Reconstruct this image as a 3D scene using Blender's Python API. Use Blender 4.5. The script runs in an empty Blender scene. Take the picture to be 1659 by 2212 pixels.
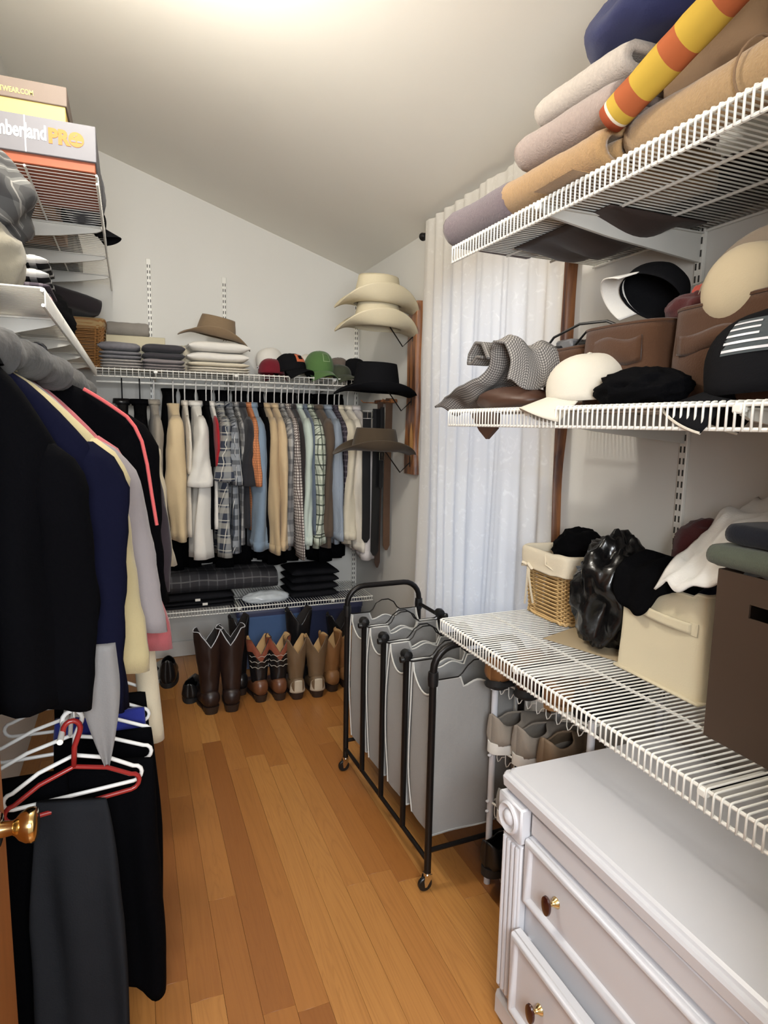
import bpy, bmesh, math, random
from mathutils import Vector, Matrix, noise
PI = math.pi
C = bpy.context.scene.collection
sc = bpy.context.scene

# ------------------------------------------------------------------ camera
YAW, PITCH, ROLL = 0.380200, 0.136586, -0.018596
cam_d = bpy.data.cameras.new('camera'); cam = bpy.data.objects.new('camera', cam_d); C.objects.link(cam)
cam_d.sensor_fit = 'HORIZONTAL'; cam_d.sensor_width = 36.0; cam_d.lens = 1369.65 / 1659 * 36.0
cam_d.clip_start = 0.02
_fw = Vector((math.sin(YAW) * math.cos(PITCH), math.cos(YAW) * math.cos(PITCH), -math.sin(PITCH)))
_rt = Vector((math.cos(YAW), -math.sin(YAW), 0)); _dn = _fw.cross(_rt)
_r2 = math.cos(ROLL) * _rt + math.sin(ROLL) * _dn; _d2 = -math.sin(ROLL) * _rt + math.cos(ROLL) * _dn
cam.matrix_world = Matrix(((_r2.x, -_d2.x, -_fw.x, 0), (_r2.y, -_d2.y, -_fw.y, 0), (_r2.z, -_d2.z, -_fw.z, 1.47), (0, 0, 0, 1)))
sc.camera = cam

# ------------------------------------------------------------------ world, lights, exposure
w = bpy.data.worlds.new('sky'); sc.world = w; w.use_nodes = True
bg = w.node_tree.nodes['Background']; bg.inputs[0].default_value = (0.62, 0.76, 1.0, 1); bg.inputs[1].default_value = 0.9

def lamp(name, kind, loc, energy, col, **kw):
    d = bpy.data.lights.new(name, kind); d.energy = energy; d.color = col
    for k, v in kw.items(): setattr(d, k, v)
    o = bpy.data.objects.new(name, d); o.location = loc; C.objects.link(o); return o
LAMP = (-0.05, 1.72, 2.65)
lamp('ceiling_bulb', 'POINT', LAMP, 21, (1.0, 0.955, 0.88), shadow_soft_size=0.07)
hall = lamp('hall_daylight', 'AREA', (0.05, -0.70, 1.72), 35, (0.92, 0.96, 1.0), shape='RECTANGLE', size=0.8, size_y=0.7)
hall.rotation_euler = (PI / 2, 0, math.radians(-16))
vs = sc.view_settings
sc.display_settings.display_device = 'sRGB'
vs.view_transform = 'Standard'; vs.look = 'None'; vs.gamma = 1; vs.use_curve_mapping = False; vs.exposure = 0.94

# ------------------------------------------------------------------ materials (procedural)
def lin(c):
    return tuple((x / 255 / 12.92 if x / 255 <= 0.04045 else ((x / 255 + 0.055) / 1.055) ** 2.4) for x in c) + (1,)
MATS = {}
def newmat(name):
    m = bpy.data.materials.new(name); m.use_nodes = True; MATS[name] = m
    nt = m.node_tree; return m, nt, nt.nodes['Principled BSDF']
def N(nt, t, **kw):
    n = nt.nodes.new(t)
    for k, v in kw.items():
        if k in n.bl_rna.properties: setattr(n, k, v)
        else: n.inputs[k].default_value = v
    return n
def mathn(nt, op, a, b=None, clamp=False):
    n = nt.nodes.new('ShaderNodeMath'); n.operation = op; n.use_clamp = clamp
    for i, v in enumerate((a, b)):
        if v is None: continue
        if isinstance(v, (int, float)): n.inputs[i].default_value = v
        else: nt.links.new(v, n.inputs[i])
    return n.outputs[0]
def mixc(nt, fac, a, b):
    n = nt.nodes.new('ShaderNodeMix'); n.data_type = 'RGBA'
    for i, v in ((0, fac), (6, a), (7, b)):
        if isinstance(v, (int, float, tuple)): n.inputs[i].default_value = v
        else: nt.links.new(v, n.inputs[i])
    return n.outputs[2]
def surf(name, rgb, rough=0.6, metal=0.0, var=0.06, scale=5.0, bump=0.0, bscale=120.0, sheen=0.0, spec=0.5, stretch=None, coat=0.0):
    if name in MATS: return MATS[name]
    m, nt, b = newmat(name); col = lin(rgb)
    tc = N(nt, 'ShaderNodeTexCoord'); src = tc.outputs['Object']
    if stretch:
        mp = N(nt, 'ShaderNodeMapping'); mp.inputs['Scale'].default_value = stretch; nt.links.new(src, mp.inputs[0]); src = mp.outputs[0]
    nz = N(nt, 'ShaderNodeTexNoise', Scale=scale, Detail=4.0); nt.links.new(src, nz.inputs['Vector'])
    lo = tuple(max(0, x * (1 - var)) for x in col[:3]) + (1,); hi = tuple(min(1, x * (1 + var)) for x in col[:3]) + (1,)
    nt.links.new(mixc(nt, nz.outputs[0], lo, hi), b.inputs['Base Color'])
    b.inputs['Roughness'].default_value = rough; b.inputs['Metallic'].default_value = metal
    b.inputs['Specular IOR Level'].default_value = spec; b.inputs['Coat Weight'].default_value = coat
    if sheen: b.inputs['Sheen Weight'].default_value = sheen
    if bump:
        n2 = N(nt, 'ShaderNodeTexNoise', Scale=bscale, Detail=3.0); nt.links.new(src, n2.inputs['Vector'])
        bp = N(nt, 'ShaderNodeBump', Strength=bump, Distance=0.002); nt.links.new(n2.outputs[0], bp.inputs['Height']); nt.links.new(bp.outputs[0], b.inputs['Normal'])
    return m
def fab(name, rgb, bump=0.35, bscale=260.0, var=0.12, sheen=0.15, rough=0.92, scale=9.0):
    return surf(name, rgb, rough, 0, var, scale, bump, bscale, 0.0 if max(rgb) < 40 else sheen, 0.05 if max(rgb) < 40 else 0.2)
def plaid(name, base, stripes, bump=0.25):
    """stripes: (axis 0/1 of the cloth, period m, width share, phase, colour, strength); the cloth's own UV is in metres"""
    if name in MATS: return MATS[name]
    m, nt, b = newmat(name)
    uv = N(nt, 'ShaderNodeTexCoord'); sp = N(nt, 'ShaderNodeSeparateXYZ'); nt.links.new(uv.outputs['UV'], sp.inputs[0])
    cur = lin(base)
    for ax, per, wd, ph, rgb, st in stripes:
        f = mathn(nt, 'FRACT', mathn(nt, 'ADD', mathn(nt, 'MULTIPLY', sp.outputs[ax], 1.0 / per), ph + 20))
        k = mathn(nt, 'MULTIPLY', mathn(nt, 'LESS_THAN', f, wd), st)
        cur = mixc(nt, k, cur, lin(rgb))
    nz = N(nt, 'ShaderNodeTexNoise', Scale=8.0, Detail=3.0); nt.links.new(uv.outputs['Object'], nz.inputs['Vector'])
    cur = mixc(nt, mathn(nt, 'MULTIPLY', nz.outputs[0], 0.22), cur, lin((60, 58, 60)))
    nt.links.new(cur, b.inputs['Base Color']); b.inputs['Roughness'].default_value = 0.92; b.inputs['Specular IOR Level'].default_value = 0.2
    return m
def oak():
    m, nt, b = newmat('oak_board')
    tc = N(nt, 'ShaderNodeTexCoord'); oi = N(nt, 'ShaderNodeObjectInfo')
    off = N(nt, 'ShaderNodeVectorMath', operation='MULTIPLY_ADD'); 
    cmb = N(nt, 'ShaderNodeCombineXYZ')
    for i in range(3): nt.links.new(mathn(nt, 'MULTIPLY', oi.outputs['Random'], (37.0, 91.0, 13.0)[i]), cmb.inputs[i])
    nt.links.new(tc.outputs['Object'], off.inputs[0]); off.inputs[1].default_value = (1, 1, 1); nt.links.new(cmb.outputs[0], off.inputs[2])
    mp = N(nt, 'ShaderNodeMapping'); mp.inputs['Scale'].default_value = (9.0, 0.55, 1.0); nt.links.new(off.outputs[0], mp.inputs[0])
    wv = N(nt, 'ShaderNodeTexNoise', Scale=1.3, Detail=3.0, Distortion=1.0); nt.links.new(mp.outputs[0], wv.inputs['Vector'])
    rings = mathn(nt, 'FRACT', mathn(nt, 'MULTIPLY', wv.outputs[0], 13.0))
    rings = mathn(nt, 'POWER', mathn(nt, 'ABSOLUTE', mathn(nt, 'SUBTRACT', mathn(nt, 'MULTIPLY', rings, 2.0), 1.0)), 3.0)
    mp2 = N(nt, 'ShaderNodeMapping'); mp2.inputs['Scale'].default_value = (160.0, 5.0, 1.0); nt.links.new(off.outputs[0], mp2.inputs[0])
    fine = N(nt, 'ShaderNodeTexNoise', Scale=1.0, Detail=4.0); nt.links.new(mp2.outputs[0], fine.inputs['Vector'])
    tone = N(nt, 'ShaderNodeValToRGB'); cr = tone.color_ramp
    cr.elements[0].position = 0.0; cr.elements[0].color = lin((146, 90, 44)); cr.elements[1].position = 1.0; cr.elements[1].color = lin((196, 140, 76))
    e = cr.elements.new(0.22); e.color = lin((170, 112, 56)); e = cr.elements.new(0.6); e.color = lin((184, 126, 66))
    nt.links.new(oi.outputs['Random'], tone.inputs[0])
    c1 = mixc(nt, mathn(nt, 'MULTIPLY', rings, 0.24), tone.outputs[0], lin((128, 74, 34)))
    c2 = mixc(nt, mathn(nt, 'MULTIPLY', fine.outputs[0], 0.35), c1, lin((120, 72, 36)))
    nt.links.new(c2, b.inputs['Base Color']); b.inputs['Roughness'].default_value = 0.34; b.inputs['Coat Weight'].default_value = 0.12; b.inputs['Coat Roughness'].default_value = 0.25
    bp = N(nt, 'ShaderNodeBump', Strength=0.08, Distance=0.001); nt.links.new(fine.outputs[0], bp.inputs['Height']); nt.links.new(bp.outputs[0], b.inputs['Normal'])
    return m
def livewood():
    m, nt, b = newmat('live_edge_wood')
    tc = N(nt, 'ShaderNodeTexCoord'); mp = N(nt, 'ShaderNodeMapping'); mp.inputs['Scale'].default_value = (14, 14, 1.6); nt.links.new(tc.outputs['Object'], mp.inputs[0])
    nz = N(nt, 'ShaderNodeTexNoise', Scale=1.6, Detail=5.0, Distortion=0.8); nt.links.new(mp.outputs[0], nz.inputs['Vector'])
    r = N(nt, 'ShaderNodeValToRGB'); cr = r.color_ramp; cr.elements[0].position = 0.36; cr.elements[0].color = lin((70, 34, 16)); cr.elements[1].position = 0.68; cr.elements[1].color = lin((168, 108, 58))
    nt.links.new(nz.outputs[0], r.inputs[0]); nt.links.new(r.outputs[0], b.inputs['Base Color']); b.inputs['Roughness'].default_value = 0.4
    return m
def sheer():
    m, nt, b = newmat('sheer_voile')
    tc = N(nt, 'ShaderNodeTexCoord'); nz = N(nt, 'ShaderNodeTexNoise', Scale=26.0, Detail=2.0, Distortion=1.5); nt.links.new(tc.outputs['UV'], nz.inputs['Vector'])
    k = N(nt, 'ShaderNodeValToRGB'); k.color_ramp.elements[0].position = 0.58; k.color_ramp.elements[1].position = 0.72; nt.links.new(nz.outputs[0], k.inputs[0])
    d = N(nt, 'ShaderNodeBsdfDiffuse'); nt.links.new(mixc(nt, k.outputs[0], lin((226, 221, 212)), lin((240, 236, 228))), d.inputs[0])
    t = N(nt, 'ShaderNodeBsdfTranslucent'); t.inputs[0].default_value = lin((235, 235, 235))
    mx = N(nt, 'ShaderNodeMixShader', Fac=0.30); nt.links.new(d.outputs[0], mx.inputs[1]); nt.links.new(t.outputs[0], mx.inputs[2])
    tr = N(nt, 'ShaderNodeBsdfTransparent'); m2 = N(nt, 'ShaderNodeMixShader', Fac=0.02); nt.links.new(mx.outputs[0], m2.inputs[1]); nt.links.new(tr.outputs[0], m2.inputs[2])
    nt.links.new(m2.outputs[0], nt.nodes['Material Output'].inputs[0]); return m
def glassy(name, rgb, rough=0.05, alpha=0.25):
    m, nt, b = newmat(name)
    g = N(nt, 'ShaderNodeBsdfGlossy'); g.inputs[0].default_value = (1, 1, 1, 1); g.inputs[1].default_value = rough
    tr = N(nt, 'ShaderNodeBsdfTransparent'); tr.inputs[0].default_value = lin(rgb)
    mx = N(nt, 'ShaderNodeMixShader', Fac=alpha); nt.links.new(tr.outputs[0], mx.inputs[1]); nt.links.new(g.outputs[0], mx.inputs[2])
    nt.links.new(mx.outputs[0], nt.nodes['Material Output'].inputs[0]); return m
def emit(name, rgb, st):
    m, nt, b = newmat(name); b.inputs['Emission Color'].default_value = lin(rgb); b.inputs['Emission Strength'].default_value = st; return m

WALL = surf('wall_paint', (218, 216, 210), 0.7, var=0.02, bump=0.06, bscale=90)
CEIL = surf('ceiling_paint', (242, 238, 228), 0.8, var=0.025, scale=2.5, bump=0.08, bscale=70)
TRIM = surf('white_trim_paint', (224, 222, 216), 0.4, var=0.02)
OAK = oak(); LIVE = livewood(); SHEER = sheer(); GLASS = glassy('window_glass', (250, 252, 255), 0.02, 0.06)
WIRE = surf('white_vinyl_wire', (232, 230, 222), 0.35, var=0.03)
WHITEP = surf('white_enamel', (208, 208, 212), 0.32, var=0.02, coat=0.1)
BRKT = surf('grey_white_bracket', (205, 203, 196), 0.45, var=0.08, scale=12)
BLKMET = surf('black_tube_metal', (34, 31, 30), 0.38, 0.6, var=0.15)
CHROME = surf('chrome', (225, 222, 215), 0.12, 1.0, var=0.02)
BRASS = surf('polished_brass', (214, 186, 132), 0.13, 1.0, var=0.04)
BLKPL = surf('black_plastic', (18, 18, 19), 0.4, var=0.1)
DOORW = surf('oak_door_veneer', (150, 92, 44), 0.45, var=0.25, scale=4, stretch=(12, 12, 0.8))
BLACKF = fab('black_cloth', (9, 9, 11), sheen=0.02); CHARF = fab('charcoal_cloth', (44, 44, 48)); NAVYF = fab('navy_cloth', (34, 37, 66)); WHITEF = fab('white_cloth', (226, 222, 214), var=0.05)
CREAMF = fab('cream_cloth', (222, 205, 168), var=0.06); BLKGLOSS = surf('black_bin_liner', (14, 14, 15), 0.22, var=0.1, bump=0.5, bscale=40)

# ------------------------------------------------------------------ mesh building
class G:
    def __init__(s): s.V, s.F, s.U, s.mi, s.cur = [], [], [], [], 0
    def add(s, V, F, U=None):
        o = len(s.V); s.V += [tuple(v) for v in V]
        for i, f in enumerate(F):
            s.F.append([j + o for j in f]); s.U.append(U[i] if U else None); s.mi.append(s.cur)
        return s
    def join(s, g, M=None):
        o = len(s.V); s.V += [tuple((M @ Vector(v)) if M else v) for v in g.V]
        s.F += [[j + o for j in f] for f in g.F]; s.U += g.U; s.mi += g.mi; return s
    def xf(s, M): s.V = [tuple(M @ Vector(v)) for v in s.V]; return s
    def disp(s, fn): s.V = [tuple(fn(Vector(v))) for v in s.V]; return s
    def loft(s, rings, closed=True, c0=False, c1=False):
        n = len(rings[0]); m = len(rings); V = [p for r in rings for p in r]; F = []; U = []
        us = []
        for r in rings:
            u = [0.0]
            for i in range(n if closed else n - 1): u.append(u[-1] + (Vector(r[(i + 1) % n]) - Vector(r[i])).length)
            us.append(u)
        vs_ = [0.0]
        for j in range(1, m): vs_.append(vs_[-1] + max((Vector(rings[j][i]) - Vector(rings[j - 1][i])).length for i in (0, n // 3, 2 * n // 3)))
        for j in range(m - 1):
            for i in range(n if closed else n - 1):
                k = (i + 1) % n
                F.append((j * n + i, j * n + k, (j + 1) * n + k, (j + 1) * n + i))
                U.append(((us[j][i], vs_[j]), (us[j][i + 1], vs_[j]), (us[j + 1][i + 1], vs_[j + 1]), (us[j + 1][i], vs_[j + 1])))
        if c0: F.append(tuple(range(n - 1, -1, -1))); U.append(None)
        if c1: F.append(tuple((m - 1) * n + i for i in range(n))); U.append(None)
        return s.add(V, F, U)
    def tube(s, path, r, n=7, closed=False, flat=1.0):
        P = [Vector(p) for p in path]; m = len(P); rs = r if isinstance(r, (list, tuple)) else [r] * m
        T = []
        for i in range(m):
            a = P[(i - 1) % m] if (closed or i > 0) else P[i]; b = P[(i + 1) % m] if (closed or i < m - 1) else P[i]
            T.append((b - a).normalized() if (b - a).length > 1e-9 else Vector((0, 0, 1)))
        up = Vector((0, 0, 1)) if abs(T[0].z) < 0.9 else Vector((1, 0, 0))
        nrm = (up - T[0] * up.dot(T[0])).normalized(); rings = []
        for i in range(m):
            nrm = (nrm - T[i] * nrm.dot(T[i])).normalized(); bi = T[i].cross(nrm)
            rings.append([P[i] + (nrm * math.cos(2 * PI * k / n) * flat + bi * math.sin(2 * PI * k / n)) * rs[i] for k in range(n)])
        if closed: rings.append(rings[0])
        return s.loft(rings, True, not closed, not closed)
    def lathe(s, prof, n=20, at=(0, 0, 0), ax=None, arc=None):
        rings = [[(r * math.cos(2 * PI * k / n), r * math.sin(2 * PI * k / n), z) for k in range(n)] for r, z in prof]
        g = G().loft(rings, True, prof[0][0] > 1e-5, prof[-1][0] > 1e-5)
        M = Matrix.Translation(at)
        if ax: M = M @ Vector((0, 0, 1)).rotation_difference(Vector(ax)).to_matrix().to_4x4()
        return s.join(g, M)
    def box(s, c, d, bev=0.0, M=None):
        x, y, z = d[0] / 2, d[1] / 2, d[2] / 2; b = min(bev, x * .95, y * .95, z * .95)
        if b <= 0:
            V = [(i * x, j * y, k * z) for i in (-1, 1) for j in (-1, 1) for k in (-1, 1)]
            F = [(0, 1, 3, 2), (4, 6, 7, 5), (0, 4, 5, 1), (2, 3, 7, 6), (0, 2, 6, 4), (1, 5, 7, 3)]
            g = G().add(V, F)
        else:
            V = []; F = []
            idx = {}
            for i in (-1, 1):
                for j in (-1, 1):
                    for k in (-1, 1):
                        idx[i, j, k] = (len(V), len(V) + 1, len(V) + 2)
                        V += [(i * x, j * (y - b), k * (z - b)), (i * (x - b), j * y, k * (z - b)), (i * (x - b), j * (y - b), k * z)]
            for i in (-1, 1):
                q = [idx[i, j, k][0] for j, k in ((-1, -1), (1, -1), (1, 1), (-1, 1))]; F.append(q if i > 0 else q[::-1])
                q = [idx[k, i, j][1] for j, k in ((-1, -1), (1, -1), (1, 1), (-1, 1))]; F.append(q if i > 0 else q[::-1])
                q = [idx[j, k, i][2] for j, k in ((-1, -1), (1, -1), (1, 1), (-1, 1))]; F.append(q if i > 0 else q[::-1])
            for i in (-1, 1):
                for j in (-1, 1):
                    a, c_ = idx[i, j, -1], idx[i, j, 1]; q = [a[0], a[1], c_[1], c_[0]]; F.append(q if i * j > 0 else q[::-1])
                    a, c_ = idx[i, -1, j], idx[i, 1, j]; q = [a[0], c_[0], c_[2], a[2]]; F.append(q if i * j > 0 else q[::-1])
                    a, c_ = idx[-1, i, j], idx[1, i, j]; q = [a[1], a[2], c_[2], c_[1]]; F.append(q if i * j > 0 else q[::-1])
                    for k in (-1, 1):
                        q = list(idx[i, j, k]); F.append(q if i * j * k > 0 else q[::-1])
            g = G().add(V, F)
        T = Matrix.Translation(c)
        return s.join(g, T @ M if M else T)
    def prism(s, poly, h, axis='y', at=0.0):
        """outline (a, b) pushed h along an axis: x -> (y, z), y -> (x, z), z -> (x, y)"""
        f = {'x': lambda a, b, t: (t, a, b), 'y': lambda a, b, t: (a, t, b), 'z': lambda a, b, t: (a, b, t)}[axis]
        return s.loft([[f(a, b, at) for a, b in poly], [f(a, b, at + h) for a, b in poly]], True, True, True)
    def grid(s, fn, nu, nv):
        return s.loft([[fn(i / nu, j / nv) for i in range(nu + 1)] for j in range(nv + 1)], False)
def fixn(me):
    bm = bmesh.new(); bm.from_mesh(me); bmesh.ops.recalc_face_normals(bm, faces=bm.faces); bm.to_mesh(me); bm.free()
def mesh(name, g, mats, ang=40):
    me = bpy.data.meshes.new(name); me.from_pydata(g.V, [], g.F)
    uv = me.uv_layers.new(name='UVMap'); flat = []
    for f, u in zip(g.F, g.U):
        for i, j in enumerate(f):
            if u: flat += list(u[i])
            else: flat += [g.V[j][0] + g.V[j][1], g.V[j][2]]
    uv.data.foreach_set('uv', flat)
    for m in (mats if isinstance(mats, (list, tuple)) else [mats]): me.materials.append(m)
    me.polygons.foreach_set('material_index', g.mi)
    fixn(me)
    me.polygons.foreach_set('use_smooth', [True] * len(me.polygons))
    if ang < 180: me.set_sharp_from_angle(angle=math.radians(ang))
    me.update(); return me
def part(name, g, mats, parent=None, label=None, kind=None, solid=0.0, sub=0, ang=40, loc=None, rot=None):
    me = g if isinstance(g, bpy.types.Mesh) else mesh(name, g, mats, ang)
    o = bpy.data.objects.new(name, me); C.objects.link(o)
    if parent: o.parent = parent
    if loc: o.location = loc
    if rot: o.rotation_euler = rot
    if label: o['label'] = label
    if kind: o['kind'] = kind
    if solid: md = o.modifiers.new('solid', 'SOLIDIFY'); md.thickness = solid; md.offset = 0
    if sub: md = o.modifiers.new('sub', 'SUBSURF'); md.levels = sub; md.render_levels = sub
    return o
def tag(o, label, cat, group=None):
    o['label'] = label; o['category'] = cat
    if group: o['group'] = group
    return o
def thing(name, label, cat, loc=(0, 0, 0), rot=(0, 0, 0), group=None):
    o = bpy.data.objects.new(name, None); C.objects.link(o); o.empty_display_size = 0.05
    o.location = loc; o.rotation_euler = rot if hasattr(rot, '__len__') else (0, 0, rot)
    return tag(o, label, cat, group)
def solo(name, g, mats, label, cat, loc=(0, 0, 0), rot=(0, 0, 0), group=None, **kw):
    o = part(name, g, mats, **kw); o.location = loc; o.rotation_euler = rot if hasattr(rot, '__len__') else (0, 0, rot)
    return tag(o, label, cat, group)
def struct(name, g, mats, parent=None, **kw):
    o = part(name, g, mats, parent, **kw)
    if not parent: o['kind'] = 'structure'
    return o
def dup(o, parent=None, loc=None, rot=None):
    c = o.copy(); C.objects.link(c)
    if parent: c.parent = parent
    if loc is not None: c.location = loc
    if rot is not None: c.rotation_euler = rot
    for ch in list(o.children): dup(ch, c)
    return c
def nz(p, s=1.0, seed=0.0): return noise.noise(Vector(p) * s + Vector((seed * 7.13, seed * 3.7, seed * 1.9)))
def sgp(x, e): return math.copysign(abs(x) ** e, x)
def oval(cx, cy, z, rx, ry, n=24, e=1.0, ph=0.0):
    return [(cx + rx * sgp(math.cos(2 * PI * k / n + ph), e), cy + ry * sgp(math.sin(2 * PI * k / n + ph), e), z) for k in range(n)]
def text_mesh(name, s, size, depth, mat, parent=None, loc=(0, 0, 0), rot=(0, 0, 0), bold=0.0, sx=1.0, align='LEFT', label=None):
    cu = bpy.data.curves.new(name, 'FONT'); cu.body = s; cu.size = size; cu.extrude = depth; cu.offset = bold; cu.align_x = align; cu.resolution_u = 3
    t = bpy.data.objects.new(name, cu); C.objects.link(t); bpy.context.view_layer.update()
    me = bpy.data.meshes.new_from_object(t.evaluated_get(bpy.context.evaluated_depsgraph_get()))
    bpy.data.objects.remove(t); bpy.data.curves.remove(cu)
    me.materials.clear(); me.materials.append(mat); me.name = name
    o = bpy.data.objects.new(name, me); C.objects.link(o); o.location = loc; o.rotation_euler = rot; o.scale = (sx, 1, 1)
    if parent: o.parent = parent
    if label: o['label'] = label
    return o
# ------------------------------------------------------------------ the room
XL, XR, YN, YF, ZR, SL = -0.475, 1.416, 0.31, 4.04, 2.43, 0.328
def zc(x): return ZR + SL * (XR - x)
R_ = random.Random(4)
floor = struct('floor', G().box(((XL + XR) / 2, 1.35, -0.045), (XR - XL + 0.3, 5.7, 0.06)), surf('subfloor', (60, 38, 22), 0.9))
BWD = 0.0833
col = 0
x = 0.26 - 9 * BWD
while x < XR:
    y = -1.2 - R_.random() * 0.8
    while y < YF:
        L = R_.choice((0.7, 0.95, 1.2, 1.45, 1.8, 2.1)); a, b = max(y, -1.2), min(y + L, YF)
        if b - a > 0.02:
            part('board', G().box((x + BWD / 2, (a + b) / 2, -0.0075), (BWD - 0.0005, b - a - 0.0005, 0.015 + R_.random() * 0.0003), 0.0004), OAK, floor)
        y += L
    x += BWD; col += 1
def wall_poly(y0, y1):
    return G().prism([(XL, -0.02), (XR, -0.02), (XR, ZR), (XL, zc(XL))], y1 - y0, 'y', y0)
struct('wall_back', wall_poly(YF, YF + 0.1), WALL)
struct('wall_left', G().box((XL - 0.05, 2.06, 1.55), (0.1, 4.1, 3.14)), WALL)
g = G()
WY0, WY1, WZ0, WZ1 = 1.92, 2.80, 0.48, 2.10
for a, b, c_, d in ((YN - 0.1, WY0, -0.02, ZR + 0.1), (WY1, YF + 0.1, -0.02, ZR + 0.1), (WY0, WY1, -0.02, WZ0), (WY0, WY1, WZ1, ZR + 0.1)):
    g.box((XR + 0.06, (a + b) / 2, (c_ + d) / 2), (0.12, b - a, d - c_))
struct('wall_right', g, WALL)
g = G()   # wall with the doorway the photograph is taken from
DX0, DX1, DZ = -0.27, 0.62, 2.08
g.prism([(XL, -0.02), (DX0, -0.02), (DX0, zc(DX0)), (XL, zc(XL))], 0.12, 'y', YN - 0.12)
g.prism([(DX1, -0.02), (XR, -0.02), (XR, ZR), (DX1, zc(DX1))], 0.12, 'y', YN - 0.12)
g.prism([(DX0, DZ), (DX1, DZ), (DX1, zc(DX1)), (DX0, zc(DX0))], 0.12, 'y', YN - 0.12)
struct('wall_front', g, WALL)
struct('ceiling', G().prism([(XL - 0.1, zc(XL - 0.1)), (XR + 0.12, zc(XR + 0.12)), (XR + 0.12, zc(XR + 0.12) + 0.1), (XL - 0.1, zc(XL - 0.1) + 0.1)], 4.2, 'y', -0.05), CEIL)
g = G()
g.box((-0.85, -0.65, 1.2), (0.1, 1.3, 2.44)); g.box((1.25, -0.65, 1.2), (0.1, 1.3, 2.44)); g.box((0.2, -1.25, 1.2), (2.2, 0.1, 2.44)); g.box((0.2, -0.65, 2.45), (2.2, 1.3, 0.1))
struct('wall_hall', g, WALL)
struct('baseboard_back', G().box(((XL + XR) / 2, YF - 0.007, 0.05), (XR - XL, 0.014, 0.10), 0.004), TRIM)
struct('baseboard_right', G().box((XR - 0.007, 2.06, 0.05), (0.014, 3.9, 0.10), 0.004), TRIM)
# ---- window with live-edge trim
win = struct('window_1', G().box((XR + 0.075, WY0 + 0.02, (WZ0 + WZ1) / 2), (0.05, 0.04, WZ1 - WZ0)).box((XR + 0.075, WY1 - 0.02, (WZ0 + WZ1) / 2), (0.05, 0.04, WZ1 - WZ0)).box((XR + 0.075, (WY0 + WY1) / 2, WZ0 + 0.02), (0.05, WY1 - WY0, 0.04)).box((XR + 0.075, (WY0 + WY1) / 2, WZ1 - 0.02), (0.05, WY1 - WY0, 0.04)).box((XR + 0.075, (WY0 + WY1) / 2, 1.30), (0.04, WY1 - WY0, 0.035)), TRIM)
part('pane', G().box((XR + 0.078, (WY0 + WY1) / 2, 0.90), (0.006, WY1 - WY0 - 0.06, 0.78)), GLASS, win)
part('pane', G().box((XR + 0.078, (WY0 + WY1) / 2, 1.69), (0.006, WY1 - WY0 - 0.06, 0.76)), GLASS, win)
def live_board(y0, y1, z0, z1, x0, th, amp, seed):
    g = G(); n = 34; rings = []
    for j in range(n + 1):
        z = z0 + (z1 - z0) * j / n
        a = y0 + amp * nz((0, z * 2.2, 0.3), 2.0, seed); b = y1 + amp * nz((1, z * 2.0, 0.7), 2.0, seed + 3)
        rings.append([(x0, a - .004, z), (x0 - th * .8, a, z), (x0 - th, a + .006, z), (x0 - th, b - .006, z), (x0 - th * .8, b, z), (x0, b + .004, z)])
    return g.loft(rings, True, True, True)
struct('trim_1', live_board(1.842, 1.905, WZ0 - 0.09, WZ1 + 0.09, XR, 0.03, 0.016, 2), LIVE)
struct('trim_2', live_board(2.82, 2.885, WZ0 - 0.09, WZ1 + 0.09, XR, 0.03, 0.012, 5), LIVE)
struct('trim_3', G().box((XR - 0.014, 2.36, WZ1 + 0.04), (0.028, 0.98, 0.075), 0.005), LIVE)
struct('trim_4', G().box((XR - 0.024, 2.36, WZ0 - 0.02), (0.048, 0.98, 0.03), 0.005), LIVE)
# ---- curtain on its rod
def cur(u, v):
    y = 1.80 + 1.085 * u + 0.012 * math.sin(v * 5 + u * 9) * v
    x = 1.334 + (0.006 + 0.010 * v) * math.sin(u * 54 + 3.4 * math.sin(u * 8 + v * 0.6)) + 0.007 * math.sin(u * 23 + 1.5) * v + 0.010 * nz((u * 30, v * 3, 0), 1, 3)
    return (x, y, 2.425 - 2.34 * v)
solo('curtain', G().grid(cur, 190, 44), SHEER, 'long off white sheer embroidered curtain covering the window', 'curtain', ang=180)
t = thing('curtain_rod', 'thin black curtain rod with a round finial above the sheer curtain', 'curtain rod', (1.362, 2.35, 2.385))
part('rod', G().tube([(0, -0.58, 0), (0, 0.585, 0)], 0.006, 8), BLKMET, t)
part('finial', G().lathe([(0.004, 0), (0.012, 0.004), (0.006, 0.010), (0.016, 0.018), (0.020, 0.030), (0.014, 0.042), (0.004, 0.048)], 14, (0, 0.585, 0), (0, 1, 0)), BLKMET, t)
for y in (-0.56, 0.565): part('wall_bracket', G().tube([(0.054, y, -0.03), (0.05, y, 0), (0, y, 0)], 0.005, 6).box((0.051, y, -0.02), (0.006, 0.02, 0.06)), BLKMET, t)
# ---- ceiling lamp (above the frame)
t = thing('ceiling_lamp', 'small round ceiling lamp on the sloping ceiling above the aisle', 'lamp', (LAMP[0], LAMP[1], zc(LAMP[0])), (0, math.atan(SL), 0))
part('base', G().lathe([(0.09, 0.0), (0.09, -0.015), (0.05, -0.03), (0.025, -0.035), (0.025, -0.10)], 24), TRIM, t)
part('bulb', G().lathe([(0.014, -0.10), (0.03, -0.13), (0.034, -0.155), (0.024, -0.18), (0.0, -0.19)], 16), emit('lit_bulb', (255, 228, 180), 14), t)
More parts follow.
